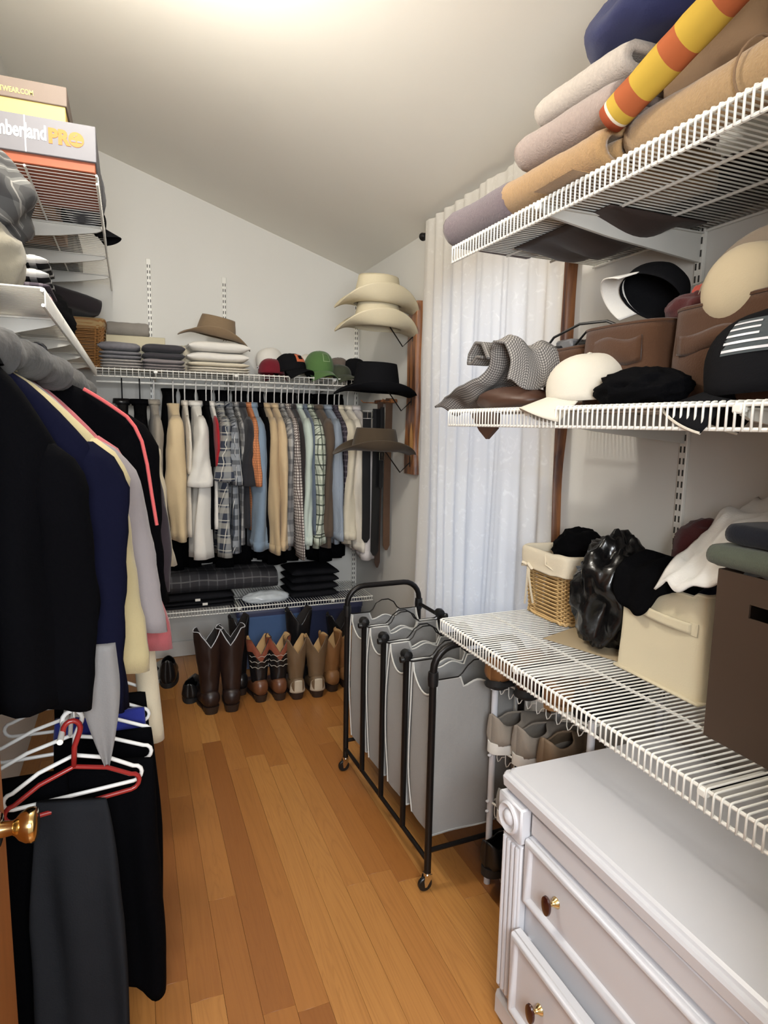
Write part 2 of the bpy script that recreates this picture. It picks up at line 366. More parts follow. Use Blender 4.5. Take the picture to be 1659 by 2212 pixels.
# ---- door edge at the left with its brass knob
HX, HY = -0.266, 0.315; dl = 0.855; dang = math.atan2(0.044, dl)
d = struct('door_1', G().box((-0.0175, dl / 2, 1.01), (0.035, dl, 2.0), 0.002), DOORW)
d.location = (HX, HY, 0.008); d.rotation_euler = (0, 0, -dang)
kz = 0.80
part('door_knob', G().lathe([(0.031, 0), (0.031, 0.003), (0.026, 0.008), (0.013, 0.010), (0.0115, 0.026), (0.014, 0.030), (0.022, 0.037), (0.0275, 0.047), (0.0285, 0.055), (0.026, 0.060), (0.018, 0.0625), (0.0, 0.0630)], 28, (0, dl - 0.062, kz), (1, 0, 0)), BRASS, d, 'polished brass knob')
part('latch_plate', G().box((-0.0175, dl + 0.0005, kz), (0.025, 0.002, 0.057)), BRASS, d)

# ------------------------------------------------------------------ slotted standards and wire shelves
SLOT = surf('slot_dark', (58, 56, 52), 0.8)
def standard(z0, z1, loc, rz, label):
    t = thing('slotted_standard', label, 'shelf standard', loc, rz)
    part('rail', G().box((0, -0.006, (z0 + z1) / 2), (0.026, 0.012, z1 - z0), 0.002), WIRE, t)
    g = G(); z = z0 + 0.03
    while z < z1 - 0.02:
        for s in (-1, 1): g.box((s * 0.0062, -0.0125, z), (0.0042, 0.002, 0.017))
        z += 0.032
    part('slots', g, SLOT, t)
# back wall faces -y: strip built facing -y
standard(0.3, 2.388, (0.128, YF, 0), 0, 'white slotted shelf strip on the back wall, the tall left one')
standard(0.3, 2.327, (0.551, YF, 0), 0, 'white slotted shelf strip on the back wall, behind the brown felt hat')
standard(0.3, 2.325, (1.392, YF, 0), 0, 'white slotted shelf strip in the back corner behind the straw hats')
standard(0.3, 2.35, (XR, 1.318, 0), -PI / 2, 'white slotted shelf strip on the right wall above the cream bin')
standard(0.3, 2.35, (XR, 0.74, 0), -PI / 2, 'white slotted shelf strip at the near end of the right wall')

def wire_shelf(label, loc, rz, D, L, pitch, lip, mids, brackets, r=0.0022, near_joint=True, bdrop=0.085):
    """local x = depth from the front rail to the wall, y = length, z = 0 at the top of the deck"""
    t = thing('wire_shelf', label, 'shelf', loc, rz)
    for nm, xx, zz in [('front_rail', 0.004, -0.0055), ('lip_rail', 0.0035, -lip)] + [('cross_rail', m, -0.0055) for m in mids] + [('back_rail', D - 0.006, -0.0055)]:
        part(nm, G().tube([(xx, 0, zz), (xx, L, zz)], 0.0037, 8), WIRE, t)
    wg = G().tube([(D, 0, 0), (D * .5, 0, 0), (0.006, 0, 0), (0.0015, 0, -0.0015), (0, 0, -0.006), (0, 0, -lip - 0.003)], r, 6)
    me = mesh('wire', wg, WIRE, 180); n = int(L / pitch)
    for i in range(n + 1):
        part('wire', me, None, t, loc=(0, (i + 0.5) * L / (n + 1), 0))
    for y in brackets:
        pr = [(0.012, -0.010), (D + 0.0, -0.010), (D + 0.0, -bdrop), (D * 0.8, -bdrop * 0.88), (D * 0.4, -0.055), (0.03, -0.030), (0.012, -0.022)]
        part('bracket', G().prism(pr, 0.009, 'y', y - 0.0045).prism([(0.012, -0.010), (D, -0.010), (D, -0.014), (0.012, -0.014)], 0.024, 'y', y - 0.012), BRKT, t)
        part('end_clip', G().box((0.006, y, -0.012), (0.016, 0.02, 0.016), 0.003), WIRE, t)
    return t
SX, SD = 0.895, XR - 0.895
wire_shelf('white wire shelf with folded towels, highest on the right wall', (SX, 0.32, 1.992), 0, SD, 1.425, 0.0155, 0.045, (0.19, 0.35), (0.42, 0.998))
wire_shelf('white wire shelf with caps and brown canvas bags, at eye height on the right', (SX, 0.32, 1.518), 0, SD, 1.415, 0.0155, 0.045, (0.19, 0.35), (0.42, 0.998))
wire_shelf('white wire shelf over the dresser carrying the baskets and bins', (SX, 0.32, 0.864), 0, SD, 1.425, 0.0155, 0.042, (0.186, 0.35), (0.42, 0.998))
wire_shelf('long white wire shelf on the back wall with hats and folded shirts above hung shirts', (1.385, 3.628, 1.737), PI / 2, 0.405, 1.55, 0.029, 0.043, (0.2,), (0.26, 0.83, 1.25), r=0.0019)
wire_shelf('low white wire shelf on the back wall above the boots', (1.385, 3.628, 0.406), PI / 2, 0.405, 1.50, 0.0165, 0.030, (0.2,), (0.26, 0.83, 1.25), r=0.0018, bdrop=0.05)
wire_shelf('white wire shelf with boxes, highest on the left wall', (-0.067, 4.02, 2.222), PI, 0.405, 1.75, 0.0305, 0.030, (0.2,), (0.3, 0.72, 1.18), r=0.0014)
wire_shelf('white wire shelf with piled clothes on the left wall, above the hung coats', (-0.152, 3.62, 1.732), PI, 0.32, 2.13, 0.0165, 0.035, (0.16,), (0.4, 0.85, 1.3, 1.75), r=0.002)
wire_shelf('short white wire shelf low on the left, above the hangers with trousers', (-0.128, 3.55, 0.888), PI, 0.345, 2.17, 0.016, 0.034, (0.17,), (0.5, 1.5), r=0.002)
# ------------------------------------------------------------------ white dresser
FX, DY0, DY1 = 0.815, 0.325, 1.200
dr = thing('dresser', 'white painted dresser with dark oval knobs under the wire shelf', 'dresser', (1.05, 0.76, 0))
def dpart(nm, g, m=WHITEP, par=None, **kw):
    return part(nm, g.xf(Matrix.Translation((-1.05, -0.76, 0))), m, par or dr, **kw)
def edge_top():
    g = G(); pr = [(0.016, 0.610), (0.010, 0.622), (0.002, 0.626), (0.0, 0.648), (0.003, 0.654), (0.010, 0.656), (0.012, 0.662), (0.018, 0.666)]
    x0, x1, y0, y1 = 0.798, 1.30, 0.32, 1.213; rings = []
    for i, z in pr: rings.append([(x0 + i, y0 + i * .2, z), (x1, y0 + i * .2, z), (x1, y1 - i, z), (x0 + 0.012 + i, y1 - i, z), (x0 + i, y1 - 0.012 - i, z)])
    return g.loft(rings, True, True, True)
dpart('top', edge_top(), ang=25)
dpart('carcass', G().box((FX + 0.245, (DY0 + DY1) / 2, 0.345), (0.47, DY1 - DY0, 0.53)))
dpart('plinth', G().box((FX + 0.235, (DY0 + DY1) / 2, 0.045), (0.50, DY1 - DY0 + 0.01, 0.07), 0.012).box((FX + 0.24, (DY0 + DY1) / 2, 0.088), (0.485, DY1 - DY0, 0.02), 0.006))
dpart('top_rail', G().box((FX + 0.005, (DY0 + DY1) / 2, 0.585), (0.016, DY1 - DY0 - 0.2, 0.05), 0.002))
for yc in (DY1 - 0.042, DY0 + 0.042):
    g = G().box((FX - 0.002, yc, 0.305), (0.022, 0.078, 0.42), 0.004)
    for q in (-0.026, -0.009, 0.009, 0.026): g.tube([(FX - 0.0135, yc + q, 0.11), (FX - 0.0135, yc + q, 0.505)], 0.006, 8)
    dpart('pilaster', g)
    g = G().box((FX - 0.006, yc + (0.004 if yc > 0.7 else -0.004), 0.566), (0.030, 0.096, 0.088), 0.004)
    b = dpart('corner_block', g)
    dpart('rosette', G().lathe([(0.037, 0), (0.037, 0.006), (0.033, 0.009), (0.028, 0.007), (0.021, 0.002), (0.018, 0.003), (0.015, 0.008), (0.008, 0.0115), (0, 0.0125)], 28, (FX - 0.020, yc + (0.004 if yc > 0.7 else -0.004), 0.566), (-1, 0, 0)), par=b)
KNOBW = surf('dark_red_wood', (58, 24, 18), 0.25, var=0.2, coat=0.3)
def drawer(z0, z1, pull):
    y0, y1 = DY0 + 0.088, DY1 - 0.088; x = FX - 0.004 - pull
    g = G().box((x + 0.012, (y0 + y1) / 2, (z0 + z1) / 2), (0.020, y1 - y0, z1 - z0), 0.002)
    if pull > 0.01:
        g.box((x + 0.14, y0 + 0.012, (z0 + z1) / 2 - 0.01), (0.25, 0.012, z1 - z0 - 0.03)).box((x + 0.14, y1 - 0.012, (z0 + z1) / 2 - 0.01), (0.25, 0.012, z1 - z0 - 0.03))
    d = dpart('drawer', g)
    rings = []
    pr = [(0.0, 0.0), (0.0, -0.006), (0.004, -0.011), (0.009, -0.012), (0.014, -0.009), (0.017, -0.003), (0.020, 0.0)]
    for ins, dx in pr:
        i = 0.002 + ins; rings.append([(x + 0.002 + dx, y0 + i, z0 + i), (x + 0.002 + dx, y1 - i, z0 + i), (x + 0.002 + dx, y1 - i, z1 - i), (x + 0.002 + dx, y0 + i, z1 - i)])
    dpart('bead_frame', G().loft(rings, True, False, False), par=d, ang=50)
    for ky in (1.0, 0.52):
        k = (x + 0.002, ky, (z0 + z1) / 2)
        dpart('knob_stem', G().lathe([(0.0125, 0), (0.012, 0.002), (0.007, 0.008), (0.0045, 0.013), (0.0045, 0.019), (0.008, 0.022)], 20, k, (-1, 0, 0)), BRASS, d)
        e = G().lathe([(0.009, 0.020), (0.0165, 0.0225), (0.0185, 0.0255), (0.0175, 0.029), (0.0105, 0.0315), (0, 0.0325)], 24, (0, 0, 0), (-1, 0, 0)).disp(lambda v: Vector((v.x, v.y * 0.80, v.z * 1.22)))
        e.xf(Matrix.Translation(k)); dpart('knob', e, KNOBW, par=d, label='dark red oval knob')
    return d
drawer(0.384, 0.545, 0.0); drawer(0.112, 0.318, 0.026)

# ------------------------------------------------------------------ rolling laundry sorter and its bags
hm = thing('laundry_sorter', 'black tubular laundry sorter cart on casters holding four grey bags', 'laundry cart', (0.986, 2.04, 0), math.radians(1.8))
HW, HL, HT = 0.165, 0.38, 0.806
def arch(y):
    p = [(-HW, y, 0.055), (-HW, y, 0.40), (-HW, y, HT - 0.075)]
    for k in range(1, 7): a = PI / 2 * k / 6; p.append((-HW + 0.075 - 0.075 * math.cos(a), y, HT - 0.075 + 0.075 * math.sin(a)))
    return p + [(-q[0], y, q[2]) for q in p[::-1]]
for y in (-HL, HL): part('end_arch', G().tube(arch(y), 0.0115, 10), BLKMET, hm)
for sx in (-1, 1):
    part('bottom_rail', G().tube([(sx * HW, -HL, 0.10), (sx * HW, HL, 0.10)], 0.008, 8), BLKMET, hm)
    if sx > 0: part('top_rail', G().tube([(sx * HW, -HL, 0.706), (sx * HW, HL, 0.706)], 0.008, 8), BLKMET, hm)
for y in (-HL, HL): part('cross_rail', G().tube([(-HW, y, 0.135), (HW, y, 0.135)], 0.008, 8), BLKMET, hm)
for y in (-0.19, 0.0, 0.19):
    for sx in (-1, 1):
        po = part('post', G().tube([(sx * HW, y, 0.10), (sx * HW, y, 0.70)], 0.010, 9), BLKMET, hm)
        part('knob_joint', G().lathe([(0.0, -0.02), (0.016, -0.016), (0.02, 0), (0.016, 0.016), (0, 0.02)], 12, (sx * HW, y, 0.716), (0, 1, 0)).lathe([(0.008, 0), (0.012, 0.006), (0.010, 0.016), (0, 0.018)], 12, (sx * (HW + 0.012), y - 0.012, 0.706), (sx, 0, 0)), BLKPL, po)
for y in (-HL, HL):
    for sx in (-1, 1): part('corner_joint', G().lathe([(0.0, -0.025), (0.0155, -0.022), (0.017, 0), (0.0155, 0.022), (0, 0.025)], 12, (sx * HW, y, 0.706)), BLKPL, hm)
for y in (-HL, HL):
    for sx in (-1, 1):
        c_ = part('caster', G().lathe([(0.0, -0.0075), (0.021, -0.0075), (0.0235, -0.005), (0.0235, 0.005), (0.021, 0.0075), (0, 0.0075)], 20, (sx * HW - 0.008, y, 0.0238), (0, 1, 0)), BLKPL, hm)
        part('fork', G().prism([(-0.012, 0.058), (0.012, 0.058), (0.010, 0.044), (-0.006, 0.018), (-0.013, 0.018), (-0.016, 0.040)], 0.003, 'y', -0.0125).prism([(-0.012, 0.058), (0.012, 0.058), (0.010, 0.044), (-0.006, 0.018), (-0.013, 0.018), (-0.016, 0.040)], 0.003, 'y', 0.0095).lathe([(0.0125, 0.050), (0.0125, 0.062)], 14).xf(Matrix.Translation((sx * HW, y, 0))), CHROME, c_)
BAGF = fab('grey_laundry_canvas', (146, 144, 141), var=0.07); PIPE = fab('pale_piping', (196, 194, 188), var=0.04)
def bag(yc, seed, label):
    t = thing('laundry_bag', label, 'laundry bag', (0.986, 2.04, 0), math.radians(1.8), 'laundry bags in the sorter')
    bx, by, zb = 0.145, 0.083, 0.165
    per = []
    def corner(u):   # outline of the bag, start at the left near corner
        s = u * (4 * bx + 4 * by)
        for L, f in ((2 * bx, lambda q: (-bx + q, -by)), (2 * by, lambda q: (bx, -by + q)), (2 * bx, lambda q: (bx - q, by)), (2 * by, lambda q: (-bx, by - q))):
            if s <= L + 1e-9: return f(s)
            s -= L
        return (-bx, -by)
    nu = 76
    def top(x, y):
        e = abs(x) / bx
        if abs(abs(y) - by) < 1e-6: return 0.692 if e > 0.42 else 0.668 + 0.008 * math.cos(x * 60)
        return 0.692 - 0.075 * (1 - (abs(y) / by) ** 2) ** 0.7
    def fn(u, v):
        x, y = corner(min(u, 0.99999)); zt = top(x, y); z = zb + (zt - zb) * v
        bulge = 0.010 * math.sin(PI * v) ; n1 = 0.006 * nz((x * 9, y * 9, z * 5), 1, seed)
        sx_ = 1 + (bulge + n1) / bx * (abs(x) > bx - 1e-6); sy_ = 1 + (bulge * .6 + n1) / by * (abs(y) > by - 1e-6)
        pinch = 0.86 + 0.14 * min(1, v * 3) if seed % 2 else 0.95 + 0.05 * min(1, v * 3)
        return (x * sx_, yc + y * sy_ * pinch, z)
    g = G().grid(fn, nu, 18)
    g.grid(lambda u, v: (-bx + 2 * bx * u, yc + (-by + 2 * by * v) * 0.9, zb + 0.002), 6, 4)
    b = part('bag_body', g, BAGF, t, ang=70)
    pp = []
    for i in range(nu): q = fn(i / nu, 1.0); pp.append(q)
    part('rim_piping', G().tube(pp, 0.0032, 5, True), PIPE, t)
    g = G()
    for u in (0.0, 2 * bx / (4 * bx + 4 * by), (2 * bx + 2 * by) / (4 * bx + 4 * by), (4 * bx + 2 * by) / (4 * bx + 4 * by)):
        g.tube([fn(u + 1e-6, v / 10) for v in range(11)], 0.003, 5)
    g.tube([fn(i / 20 * 2 * bx / (4 * bx + 4 * by), 0) for i in range(21)], 0.003, 5)
    part('seam_piping', g, PIPE, t)
    for s in (-1, 1):
        y = yc + s * by
        part('handle', G().tube([(-bx - 0.018, y, 0.700), (-bx, y, 0.694), (-0.07, y, 0.694), (-0.055, y, 0.705), (-0.04, y + s * .004, 0.728), (-0.015, y, 0.742), (0.015, y, 0.742), (0.04, y, 0.728), (0.055, y, 0.705), (0.07, y, 0.694), (bx, y, 0.694), (bx + 0.018, y, 0.700)], 0.0025, 6), BLKMET, t)
    return t
bag(-0.285, 1, 'grey canvas laundry bag nearest the shoe rack, its broad face in view')
bag(-0.095, 2, 'second grey canvas laundry bag counted from the shoe rack end')
bag(0.095, 3, 'third grey canvas laundry bag counted from the shoe rack end')
bag(0.285, 4, 'farthest grey canvas laundry bag, nearest the boots')

# ------------------------------------------------------------------ shoe rack with shoes
RM = Matrix.Translation((1.03, 1.615, 0)) @ Matrix.Rotation(math.radians(10.5), 4, 'Z')
rk = thing('shoe_rack', 'white wire shoe rack between the laundry cart and the dresser', 'shoe rack', (1.03, 1.615, 0), math.radians(10.5))
RD, RL = 0.29, 0.37
TIERS = (0.085, 0.285, 0.475, 0.695)
for x, y in ((0, 0), (RD, 0), (0, -RL), (RD, -RL)):
    part('post', G().tube([(x, y, 0.0), (x, y, 0.71)], 0.0105, 10), WHITEP, rk)
for z in TIERS:
    tr = part('tier', G().tube([(0, 0, z), (0, -RL, z)], 0.0035, 6).tube([(RD, 0, z), (RD, -RL, z)], 0.0035, 6).tube([(0, 0, z), (RD, 0, z)], 0.0035, 6).tube([(0, -RL, z), (RD, -RL, z)], 0.0035, 6).tube([(RD * .5, 0, z - .004), (RD * .5, -RL, z - .004)], 0.0028, 6).tube([(RD * .75, 0, z - .004), (RD * .75, -RL, z - .004)], 0.0028, 6).tube([(RD * .25, 0, z - .004), (RD * .25, -RL, z - .004)], 0.0028, 6), WIRE, rk)
    lp = G(); k = 0
    for i in range(9):
        y = -0.02 - i * 0.038
        lp.tube([(0, y, z), (0, y - 0.001, z - 0.032), (0, y - 0.006, z - 0.042), (0, y - 0.013, z - 0.036), (0, y - 0.022, z - 0.02), (0, y - 0.034, z - 0.014)], 0.0015, 5)
    part('hanging_loops', lp, WIRE, tr)
    part('post_clips', G().box((-0.012, 0, z + 0.004), (0.012, 0.012, 0.008), 0.003).box((-0.012, 0, z - 0.03), (0.012, 0.012, 0.008), 0.003), WHITEP, tr)

def shoe_upper(L, wd, hh, ht, tab=0.015, throat=0.42):
    def fn(u, v):
        x = L * v; th = 2 * u - 1; a = abs(th)
        w_ = wd * 0.5 * math.sin(min(1, (v * 8) ** .5 / 1.0 if v < 0.125 else 1) * PI / 2) * (0.84 + 0.20 * math.sin(PI * min(1, v * 1.05)))
        if v > 0.72: w_ *= math.sqrt(max(0.0, 1 - ((v - 0.72) / 0.29) ** 2.4))
        k = min(1, max(0, v / throat)); h = hh * (1 - 0.25 * math.sin(PI * k) * (v < throat)) + tab * math.exp(-(v / 0.06) ** 2)
        if v >= throat: q = (v - throat) / (1 - throat); h = hh * (1 - q) ** 1.3 * 0.95 + ht * (q ** .6) * (1 if q < .8 else max(0.25, 1 - ((q - .8) / .2) ** 2 * .75)) + 0.0
        inset = 0.30 + 0.70 * min(1, max(0, (v - throat * 0.8) / (throat * 0.25)))
        s = min(1, a * 2.4) * (1 - inset * max(0, (a - .42) / .58) ** 1.7)
        return (x + 0.004, math.copysign(w_ * s, th), 0.012 + h * max(0, (a - .3) / .7) ** 0.85)
    return G().grid(fn, 26, 26)
def shoe_sole(L, wd, th=0.022, ex=0.004):
    out = []
    n = 40
    for i in range(n):
        a = 2 * PI * i / n; u = 0.5 - 0.5 * math.cos(a); v = u
        w_ = wd * 0.5 * (0.84 + 0.20 * math.sin(PI * min(1, v * 1.05))) * (1 - abs(2 * v - 1) ** 3.2) ** 0.5
        out.append((v * (L + 2 * ex) - ex + 0.004, math.copysign(w_ + ex, math.sin(a)) if 0 < i < n and i != n // 2 else 0))
    rings = [[(x, y, 0.0) for x, y in out], [(x, y * 1.0, th * .5) for x, y in out], [(x, y * 0.97, th + 0.006 * (x / L < .06)) for x, y in out]]
    return G().loft(rings, True, True, True)
def shoe(nm, label, Mx, um, sm, L=0.27, wd=0.092, hh=0.072, ht=0.045, th=0.022, tab=0.012, heel=0.0, group=None, laces=None, throat=0.42, cat='shoe'):
    t = thing(nm, label, cat, group=group); t.matrix_world = Mx; t.location, t.rotation_euler = Mx.to_translation(), Mx.to_euler()
    g = shoe_sole(L, wd, th)
    if heel:
        g.xf(Matrix.Translation((0, 0, heel * .55)))
        g.loft([oval(L * .13, 0, 0, L * .12, wd * .36, 16, .8), oval(L * .13, 0, heel * .55 + .002, L * .13, wd * .40, 16, .8)], True, True, True)
        g.loft([oval(L * .72, 0, 0, L * .2, wd * .4, 16, .9), oval(L * .72, 0, heel * .55 + .002, L * .22, wd * .44, 16, .9)], True, True, True)
    part('sole', g, sm, t, ang=50)
    part('upper', shoe_upper(L, wd, hh, ht, tab, throat).xf(Matrix.Translation((0, 0, th * .45 + heel * .55))), um, t, solid=0.004, ang=180)
    part('insole', G().loft([oval(L * .36, 0, th + heel * .55 + .006, L * .30, wd * .32, 18)], True, False, True) if False else G().box((L * .3, 0, th + heel * .55 + .008), (L * .5, wd * .6, .006), .002), surf('dark_lining', (40, 36, 33), .9), t)
    if laces:
        g = G()
        for i in range(5):
            x = L * (throat + 0.03 + 0.055 * i); z = th * .45 + heel * .55 + hh * (1 - (x / L - throat) / (1 - throat)) ** 1.2 + 0.016
            g.tube([(x, -0.018, z - .002), (x + .003, 0, z + .002), (x, 0.018, z - .002)], 0.0022, 5)
        part('laces', g, laces, t)
    return t
def on_rack(y, z, x=-0.03, yaw=0.0): return RM @ Matrix.Translation((x, y, z + 0.0035)) @ Matrix.Rotation(yaw, 4, 'Z')
TAUPE = fab('taupe_canvas', (142, 132, 120)); RUBW = surf('white_rubber', (220, 218, 212), .5); LEATHT = surf('tan_leather', (132, 92, 56), .42, var=.15, scale=14); LEATHB = surf('dark_brown_leather', (62, 40, 30), .38, var=.15, scale=14)
LEATHK = surf('black_leather', (22, 21, 22), .3, var=.1); RUBK = surf('black_rubber', (24, 23, 23), .7); TAUPE2 = surf('taupe_nubuck', (124, 104, 82), .7, var=.1); SOLET = surf('tan_sole', (150, 112, 72), .6)
# second tier from the top: pair of grey sneakers, taupe shoe pair
shoe('sneaker', 'taupe slip-on sneaker with white sole at the left end of the upper middle tier', on_rack(-0.035, TIERS[2], -0.045), TAUPE, RUBW, hh=.082, tab=.02, th=.028, group='taupe sneakers with white soles')
shoe('sneaker', 'taupe slip-on sneaker with white sole, right of its mate on the upper middle tier', on_rack(-0.128, TIERS[2], -0.03), TAUPE, RUBW, hh=.082, tab=.02, th=.028, group='taupe sneakers with white soles')
shoe('ankle_shoe', 'brown nubuck shoe with tall heel counter beside the taupe sneakers', on_rack(-0.225, TIERS[2], -0.02, 0.06), TAUPE2, RUBK, hh=.098, tab=.01, th=.016)
shoe('ankle_shoe', 'brown nubuck shoe nearest the dresser on the upper middle tier', on_rack(-0.318, TIERS[2], -0.01), TAUPE2, RUBK, hh=.082, tab=.01, th=.016)
# top tier
shoe('loafer', 'tan and dark brown leather shoe at the far end of the rack top', on_rack(-0.055, TIERS[3], -0.075, 0.18), LEATHT, RUBK, hh=.062, th=.014, heel=.012)
shoe('loafer', 'dark brown leather shoe second from the far end of the rack top', on_rack(-0.150, TIERS[3], -0.05, 0.10), LEATHB, RUBK, hh=.060, th=.014, heel=.012)
shoe('moccasin', 'tan suede moccasin with pale welt on the rack top', on_rack(-0.240, TIERS[3], -0.03), LEATHT, SOLET, hh=.055, th=.012)
shoe('dress_shoe', 'glossy black shoe on the rack top nearest the dresser', on_rack(-0.325, TIERS[3], 0.0), LEATHK, RUBK, hh=.058, th=.014, heel=.010)
# lower tiers
shoe('sneaker', 'grey sneaker with pale sole on the lower middle tier of the rack', on_rack(-0.10, TIERS[1], -0.055), fab('grey_mesh', (148, 146, 142)), RUBW, hh=.07, th=.026, laces=RUBW)
shoe('sneaker', 'grey sneaker close to the dresser on the lower middle tier', on_rack(-0.20, TIERS[1], -0.05), fab('grey_mesh', (148, 146, 142)), RUBW, hh=.07, th=.026, laces=RUBW)
shoe('work_shoe', 'black padded shoe sticking out of the lowest rack tier', on_rack(-0.06, TIERS[0], -0.07, .1), BLKPL, RUBK, hh=.085, th=.022, laces=BLACKF)
shoe('work_shoe', 'second black shoe on the lowest rack tier, nearer the dresser', on_rack(-0.16, TIERS[0], -0.055, .05), LEATHK, RUBK, hh=.065, th=.02, laces=BLACKF)
shoe('slipper', 'shiny black shoe lying on the floor under the rack', RM @ Matrix.Translation((-0.045, -0.13, 0.0)) @ Matrix.Rotation(0.05, 4, 'Z'), LEATHK, RUBK, L=.25, hh=.048, ht=.035, th=.012)
# ------------------------------------------------------------------ soft things: helpers
def towel(nm, label, cat, mat, W, H, L, loc, rz=0.0, layers=2, th=0.016, seed=1, tilt=0.0, group=None, sag=0.004):
    """flat fold: rounded fold along local x = 0, nested layers seen at the y ends"""
    g = G(); zc_ = H / 2
    for k in range(layers):
        r = H / 2 - th / 2 - k * th * 1.2
        if r < th * .45: break
        x0 = k * th * 1.3 + H / 2; cl = []
        for i in range(9): cl.append((W - (W - x0) * i / 8, zc_ - r))
        for i in range(1, 9): a = PI * i / 9; cl.append((x0 - r * math.sin(a) * 1.1, zc_ - r * math.cos(a)))
        for i in range(9): cl.append((x0 + (W - x0) * i / 8, zc_ + r * (1 - .25 * (i / 8) ** 2)))
        ol, orr = [], []
        for i, p in enumerate(cl):
            a = cl[max(0, i - 1)]; b = cl[min(len(cl) - 1, i + 1)]; d = Vector((b[0] - a[0], b[1] - a[1])).normalized(); nn = Vector((-d.y, d.x)) * th / 2
            ol.append((p[0] + nn.x, p[1] + nn.y)); orr.append((p[0] - nn.x, p[1] - nn.y))
        out = ol + orr[::-1]; rings = []; n = 26
        for j in range(n + 1):
            y = L * j / n; e = min(1, min(j, n - j) / 2.0); rings.append([(x + .004 * (1 - e), y, zc_ + (z - zc_) * (0.93 + .07 * e)) for x, z in out])
        m = len(ol); gg = G().loft(rings)
        for rr in (0, n):
            for i in range(m - 1): gg.F.append([rr * 2 * m + i, rr * 2 * m + i + 1, rr * 2 * m + 2 * m - 2 - i, rr * 2 * m + 2 * m - 1 - i]); gg.U.append(None); gg.mi.append(0)
        g.join(gg)
    g.disp(lambda v: v + Vector((sag * nz((v.x * 3, v.y * 9, 1), 1, seed), 0, sag * nz((v.x * 7, v.y * 7, v.z * 3), 1, seed + 9) * min(1, v.z / .03) + .0012 * nz(v, 60, seed))))
    return solo(nm, g, mat, label, cat, loc, (tilt, 0, rz), group, ang=180)
def roll(nm, label, cat, mat, p0, p1, r, seed=1, th=0.012, turns=2.2, group=None):
    P0, P1 = Vector(p0), Vector(p1); L = (P1 - P0).length; g = G(); ol = []; il = []; n = 56
    for i in range(n + 1):
        a = -turns * 2 * PI * i / n; rr = r - (th * 1.05) * turns * i / n
        ol.append((rr * math.cos(a), rr * math.sin(a))); il.append(((rr - th * .85) * math.cos(a), (rr - th * .85) * math.sin(a)))
    out = ol + il[::-1]; rings = []; m = 24
    for j in range(m + 1):
        e = min(1, min(j, m - j) / 1.6); k = .9 + .1 * e + 0.05 * nz((j * .5, 0, seed), 1, seed)
        rings.append([(x * k, y * k, L * j / m) for x, y in out])
    g.loft(rings); q = len(ol)
    for rr in (0, m):
        for i in range(q - 1): g.F.append([rr * 2 * q + i, rr * 2 * q + i + 1, rr * 2 * q + 2 * q - 2 - i, rr * 2 * q + 2 * q - 1 - i]); g.U.append(None); g.mi.append(0)
    g.disp(lambda v: v + Vector((.0016 * nz(v, 50, seed), .0016 * nz(v, 50, seed + 4), 0)))
    o = solo(nm, g, mat, label, cat, P0, Vector((0, 0, 1)).rotation_difference((P1 - P0).normalized()).to_euler(), group, ang=180)
    return o
def blob_g(rx, ry, rz_, seed, amp=0.35, freq=1.6, n=44, flat=0.25, ridged=True):
    rings = []; m = int(n * .6)
    for j in range(m + 1):
        ph = -PI / 2 + PI * j / m; ring = []
        for i in range(n):
            th = 2 * PI * i / n; d = Vector((math.cos(ph) * math.cos(th), math.cos(ph) * math.sin(th), math.sin(ph)))
            a = nz(d, freq, seed); b = nz(d, freq * 2.3, seed + 5)
            k = 1 + amp * ((0.5 - math.sqrt(a * a + .006) * 2.0) * .62 + (0.35 - math.sqrt(b * b + .01) * 1.6) * .30 if ridged else a * .9 + b * .4)
            z = d.z * k
            if z < -1 + flat: z = -1 + flat + (z + 1 - flat) * .12
            ring.append((d.x * rx * k, d.y * ry * k, (z + 1 - flat) * rz_ / (2 - flat) * 1.0))
        rings.append(ring)
    return G().loft(rings)
def blob(nm, label, cat, mat, loc, r, seed, amp=0.35, freq=1.6, rot=0.0, group=None, flat=0.25, n=44, ridged=True):
    return solo(nm, blob_g(r[0], r[1], r[2], seed, amp, freq, n, flat, ridged), mat, label, cat, loc, rot, group, ang=180)
def slab_g(w_, d_, h_, layers=2, seed=1, wav=0.004):
    g = G(); lh = h_ / layers; hf = lh * .5
    for k in range(layers):
        rings = []; n = 12; ins = .004 * nz((k * 3.1, 0, 0), 1, seed)
        for j in range(n + 1):
            x = -w_ / 2 + w_ * j / n; e = (1 - abs(2 * j / n - 1) ** 6) ** .5 if 0 < j < n else 0.25
            ring = []
            for i in range(20):
                a = 2 * PI * i / 20; ring.append((x + ins, d_ / 2 * sgp(math.cos(a), .35) + ins + .003 * nz((x * 10, k, 2), 1, seed), lh * (k + .5) + hf * .97 * e * sgp(math.sin(a), .7)))
            rings.append(ring)
        g.loft(rings, True, True, True)
    g.disp(lambda v: v + Vector((0, wav * .8 * nz((v.x * 8, v.z * 40, 3), 1, seed), wav * nz((v.x * 9, v.y * 9, 0), 1, seed) * min(1, v.z / lh))))
    return g
def slab(nm, label, cat, mat, loc, dim, layers=2, seed=1, rot=0.0, group=None, wav=.004):
    return solo(nm, slab_g(*dim, layers, seed, wav), mat, label, cat, loc, rot, group, ang=60)
def sheet(nm, label, cat, mat, fn, nu=40, nv=30, th=0.004, group=None):
    return solo(nm, G().grid(fn, nu, nv), mat, label, cat, group=group, solid=th, ang=180)

